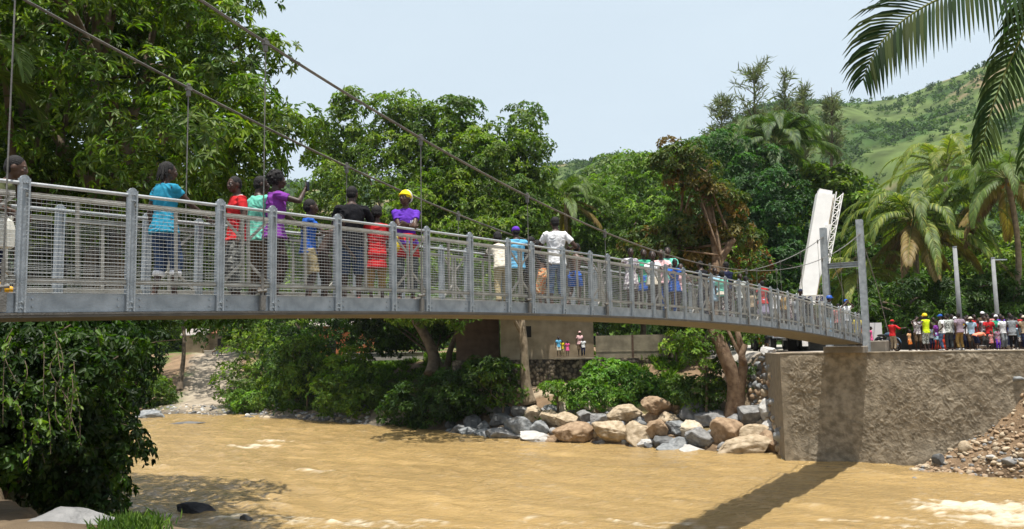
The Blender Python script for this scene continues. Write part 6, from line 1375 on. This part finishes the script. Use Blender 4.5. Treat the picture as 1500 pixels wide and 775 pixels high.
# the leaning thick trunk with rust coloured leaves
tree('leaning_tree', 'thick leaning trunk with bare forks and rust coloured leaves above the boulder pile', lobes_px([(1010, 250, 50, 34, 38), (1045, 300, 50.5, 34, 45), (985, 235, 50, 18, 24), (1000, 330, 51, 30, 30), (1070, 350, 51, 34, 30), (1000, 370, 51, 40, 30), (950, 370, 52, 40, 24)]),
 [([tb(1072, 625, 48.6), tb(1078, 565, 48.2), tb(1062, 520, 48.2), tb(1042, 470, 48.6), tb(1046, 420, 49), tb(1048, 360, 49.5), tb(1030, 290, 50), tb(1008, 240, 50), tb(990, 222, 50)], .44, .24), ([tb(1080, 600, 48.2), tb(1088, 540, 47.8), tb(1086, 525, 47.6), tb(1092, 505, 47.6)], .32, .16), ([tb(1046, 400, 49), tb(1060, 370, 49.3), tb(1076, 350, 49.2)], .32, .16), ([tb(1040, 330, 49.6), tb(1036, 270, 50), tb(1040, 235, 50)], .26, .10)], 23000, .30, .7, G_RUST, 81, None, bark=BARKR, droop=.4, limbs=3, inner=.5)
# feathery casuarina trees on the slope
def feathery(label, px0, base_py, top_py, Y, wpx, seed):
    b0_ = PT(px0, base_py, Y); t = PT(px0+6, top_py, Y); root = empty('casuarina_tree', tuple(b0_)); tag(root, label, 'tree', 'feathery trees on the hill foot'); r = np.random.RandomState(seed)
    mb = MB(); P = bezier([b0_, (b0_+t)/2+np.array([.5, 0, 0]), t], 24); mb.tube(P, np.linspace(.35, .03, 24), 8); Cs = []; Ds = []
    for _ in range(46):
        k = r.uniform(.28, 1.0); i = int(k*23); a = r.uniform(0, 6.28); l = wpx/F*Y*(1.1-k*.75)*r.uniform(.5, 1.15); d = np.array([math.cos(a), math.sin(a), .75]); e = P[i]+d*l; m_ = P[i]+d*l*.5+np.array([0, 0, .12*l])
        br = bezier([P[i], m_, e], 9); mb.tube(br, np.linspace(.06, .015, 9), 5)
        for _ in range(26):
            f = r.uniform(.25, 1.0); q = int(f*8); Cs.append(br[q]+r.normal(size=3)*.20); Ds.append(unit(d*.5+r.normal(size=3)*.6+np.array([0, 0, .15])))
    Cs = np.array(Cs); Ds = np.array(Ds); n = len(Cs); V, Q = leaf_geo(Cs, Ds, rand_dir(n, r), r.uniform(.5, 1.2, n), np.full(n, .04), .05, .25)
    c = np.array([(.16, .19, .10), (.19, .21, .13), (.13, .16, .085)])[r.randint(3, size=n)]
    off(link('crown', np_mesh('crown', V, Q, [LEAFM], np.repeat(c, 6, 0)), root), root); off(mb.build('trunk', BARK, root, True), root)
for i, a in enumerate([('tallest feathery tree against the sky left of the royal palm', 1098, 330, 98, 92, 62), ('slim feathery tree against the sky right of the royal palm top', 1143, 330, 110, 96, 30), ('thin feathery tree third along the row', 1170, 330, 122, 98, 30), ('feathery tree at the right end of the row before the hill', 1212, 340, 128, 98, 30), ('low leaning feathery tree at the left end of the row', 1050, 320, 148, 92, 40)]): feathery(*a, 90+i)
# palms
PC = [(.075, .12, .022), (.10, .15, .03), (.06, .10, .02)]; PY = [(.15, .19, .03), (.20, .22, .04), (.11, .16, .028)]; PD = [(.035, .075, .020), (.05, .095, .026), (.028, .06, .018)]
palm('royal palm with drooping dark fronds rising behind the rust leafed tree', tb(1133, 500, 73), tb(1138, 225, 73), 26, 6.6, PD+PC+[(.09, .15, .05)], 1, 1.25, .095, .22, .16, elev=(-.12, 1.5), droop=.42, hang=.8, crown_shaft=True, nl=60, bark=BARK)
palm('big yellow green coconut palm with nuts right of the bridge tower', tb(1340, 500, 54), tb(1338, 322, 54), 40, 6.3, PY+PC, 2, 1.1, .09, .22, .17, elev=(-.75, 1.3), droop=.55, hang=.9, nuts=14, dead=6, bend=(.3, 0, 0))
palm('coconut palm at the right edge behind the hanging frond', tb(1470, 500, 50), tb(1474, 262, 50), 30, 5.4, PC, 3, 1.0, .085, .2, .14, elev=(-.7, 1.2), droop=.6, hang=1.0, nuts=5, dead=4, bend=(1.6, 0, -1))
palm('upright coconut palm further back above the yellow green one', tb(1385, 490, 66), tb(1385, 245, 66), 22, 5.8, PY, 4, 1.0, .10, .2, .15, elev=(-.2, 1.4), droop=.45, hang=.7)
palm('coconut palm between the central mango tree and the hill', tb(835, 500, 78), tb(828, 292, 78), 24, 5.4, PC, 5, 1.05, .11, .2, .15, elev=(-.6, 1.35), droop=.55, hang=.9, dead=3)
palm('low young palm among the thicket at the right edge', tb(1490, 505, 52), tb(1490, 440, 52), 16, 4.2, PC, 6, .8, .09, .15, .13, elev=(-.1, 1.2), droop=.6, hang=.7)
palm('low palm right of the bridge tower behind the notice board', tb(1262, 505, 56), tb(1258, 400, 56), 18, 4.4, PY, 7, .8, .09, .17, .14, elev=(-.5, .9), droop=.5, hang=.9)
palm('young palm at the left edge in front of the big mango tree', (-14.2, 19.2, 2.0), PT(-70, 90, 17.2), 11, 2.6, PC, 8, .62, .045, .13, .10, elev=(-.2, 1.1), droop=.5, hang=.5)
# the near palm whose fronds reach into the picture at the upper right (its trunk stands outside the frame)
pb = np.array([7.5, 9.8, hz(7.5, 9.8)-.1]); ptop = np.array([7.3, 9.9, 10.6]); root = empty('palm_tree', tuple(pb)); tag(root, 'near palm with two dark fronds hanging into the upper right corner', 'palm tree')
mb = MB(); mb.tube(bezier([pb, (pb+ptop)/2+np.array([.3, 0, 0]), ptop], 30), np.linspace(.2, .14, 30), 14); off(mb.build('trunk', BARKP, root, True), root)
rr = np.random.RandomState(12)
for ctrl, nl, ll, hg, va, up_, cs in (([ptop, PT(1540, -45, 9.6), PT(1400, -30, 9.2), PT(1292, 10, 9.0), PT(1264, 118, 9.0)], 52, 1.0, .5, .95, (.05, -1, .45), [(.010, .026, .006), (.015, .034, .007), (.032, .046, .010)]), ([ptop, PT(1560, -50, 9.4), PT(1490, 30, 9.3), PT(1455, 140, 9.2), PT(1432, 235, 9.2)], 36, .64, .6, .95, (-.2, -1, .2), [(.014, .032, .008), (.035, .055, .012), (.022, .040, .008)]), ([ptop, PT(1625, -60, 9.8), PT(1565, 40, 9.9), PT(1515, 160, 10), PT(1495, 250, 10)], 24, .58, .8, .9, (-.3, -1, .3), [(.022, .052, .012), (.035, .062, .013)])):  # frond colours darkened so the near fronds read as silhouettes
    V, Q, Cc = frond_geo(ptop, 0, 0, 0, 0, nl, ll, .043, hg, rr, va, cols=cs, ctrl=ctrl, start=.22, up=up_); off(link('frond', np_mesh('frond', V, Q, [FROND], Cc), root), root)
for k in range(9):
    a = .2+k*.33; V, Q, Cc = frond_geo(ptop, a, .9-.12*k % 1.2, 3.2, .6, 36, .65, .045, .9, rr, cols=PD); off(link('frond', np_mesh('frond', V, Q, [PALM], Cc), root), root)
# scattered bushes on the hillside, too many to count
r = np.random.RandomState(8); n = 24000; k = r.choice(np.where((tq > .05) & (tq < 1.02))[0], n, p=None)
dens = hn[k]+.6*np.clip(gul[k], 0, 1)+.25*(1-tq[k]); k = k[dens+.35*r.normal(size=n) > -.10]; B = hv[k]+r.normal(size=(len(k), 3))*np.array([2.5, 2.5, 0]); per = 26; sz = r.uniform(.6, 2.0, len(k))
Cb = np.repeat(B, per, 0)+np.repeat(sz, per)[:, None]*r.normal(size=(len(k)*per, 3))*np.array([.55, .55, .42])+np.array([0, 0, .9]); d = rand_dir(len(Cb), r); d[:, 2] = np.abs(d[:, 2])
V, Q = leaf_geo(Cb, d, rand_dir(len(Cb), r), np.repeat(sz, per)*.75, np.repeat(sz, per)*.5, .2, .2); cb = np.array([(.04, .085, .02), (.055, .11, .025), (.03, .065, .018), (.08, .14, .03)])[r.randint(4, size=len(k))]
o = link('hill_bushes', np_mesh('hill_bushes', V, Q, [LEAFM], np.repeat(np.repeat(cb, per, 0), 6, 0))); tag(o, 'scattered bushes and small trees covering the hillside', 'bushes', kind='stuff')
# a belt of far woodland at the foot of the hills
n = 900; px_ = r.uniform(-250, 1750, n); Yw = r.uniform(135, 230, n); B = np.array([[PT(p, 505, y)[0], y, 6.0] for p, y in zip(px_, Yw)]); per = 90; sz = r.uniform(2.5, 5.0, n)
Cb = np.repeat(B, per, 0)+np.repeat(sz, per)[:, None]*(unit(r.normal(size=(n*per, 3)))*np.array([1, 1, 1.0])*r.uniform(.6, 1.05, (n*per, 1)))+np.array([0, 0, 1])*np.repeat(sz, per)[:, None]*.9
d = unit(rand_dir(len(Cb), r)+np.array([0, 0, .5])); V, Q = leaf_geo(Cb, d, rand_dir(len(Cb), r), np.repeat(sz, per)*.34, np.repeat(sz, per)*.22, .2, .2)
cb = np.array(G_MID+G_DARK+G_BRIGHT[:1])[r.randint(7, size=n)]
o = link('far_woodland', np_mesh('far_woodland', V, Q, [LEAFM], np.repeat(np.repeat(cb, per, 0), 6, 0))); tag(o, 'far belt of mixed woodland at the foot of the hill', 'wood', kind='stuff')
# ------------------------------------------------------------------ humid air
if HAZE > 0:
    mb = MB(); mb.box((0, 560, 130), (1700, 1180, 280)); hzo = mb.build('haze', None or MATS['white_panel']); hzo.data.materials.clear()
    m = bpy.data.materials.new('humid_air'); m.use_nodes = True; nt = m.node_tree; nt.nodes.clear(); out = nt.nodes.new('ShaderNodeOutputMaterial'); v = nt.nodes.new('ShaderNodeVolumePrincipled')
    v.inputs['Color'].default_value = (.85, .92, 1, 1); v.inputs['Density'].default_value = HAZE; v.inputs['Anisotropy'].default_value = .2; lnk(nt, v.outputs[0], out.inputs['Volume']); hzo.data.materials.append(m); tag(hzo, 'thin humid air over the valley', 'haze', kind='stuff'); hzo.visible_shadow = True
    scene.cycles.volume_bounces = 0
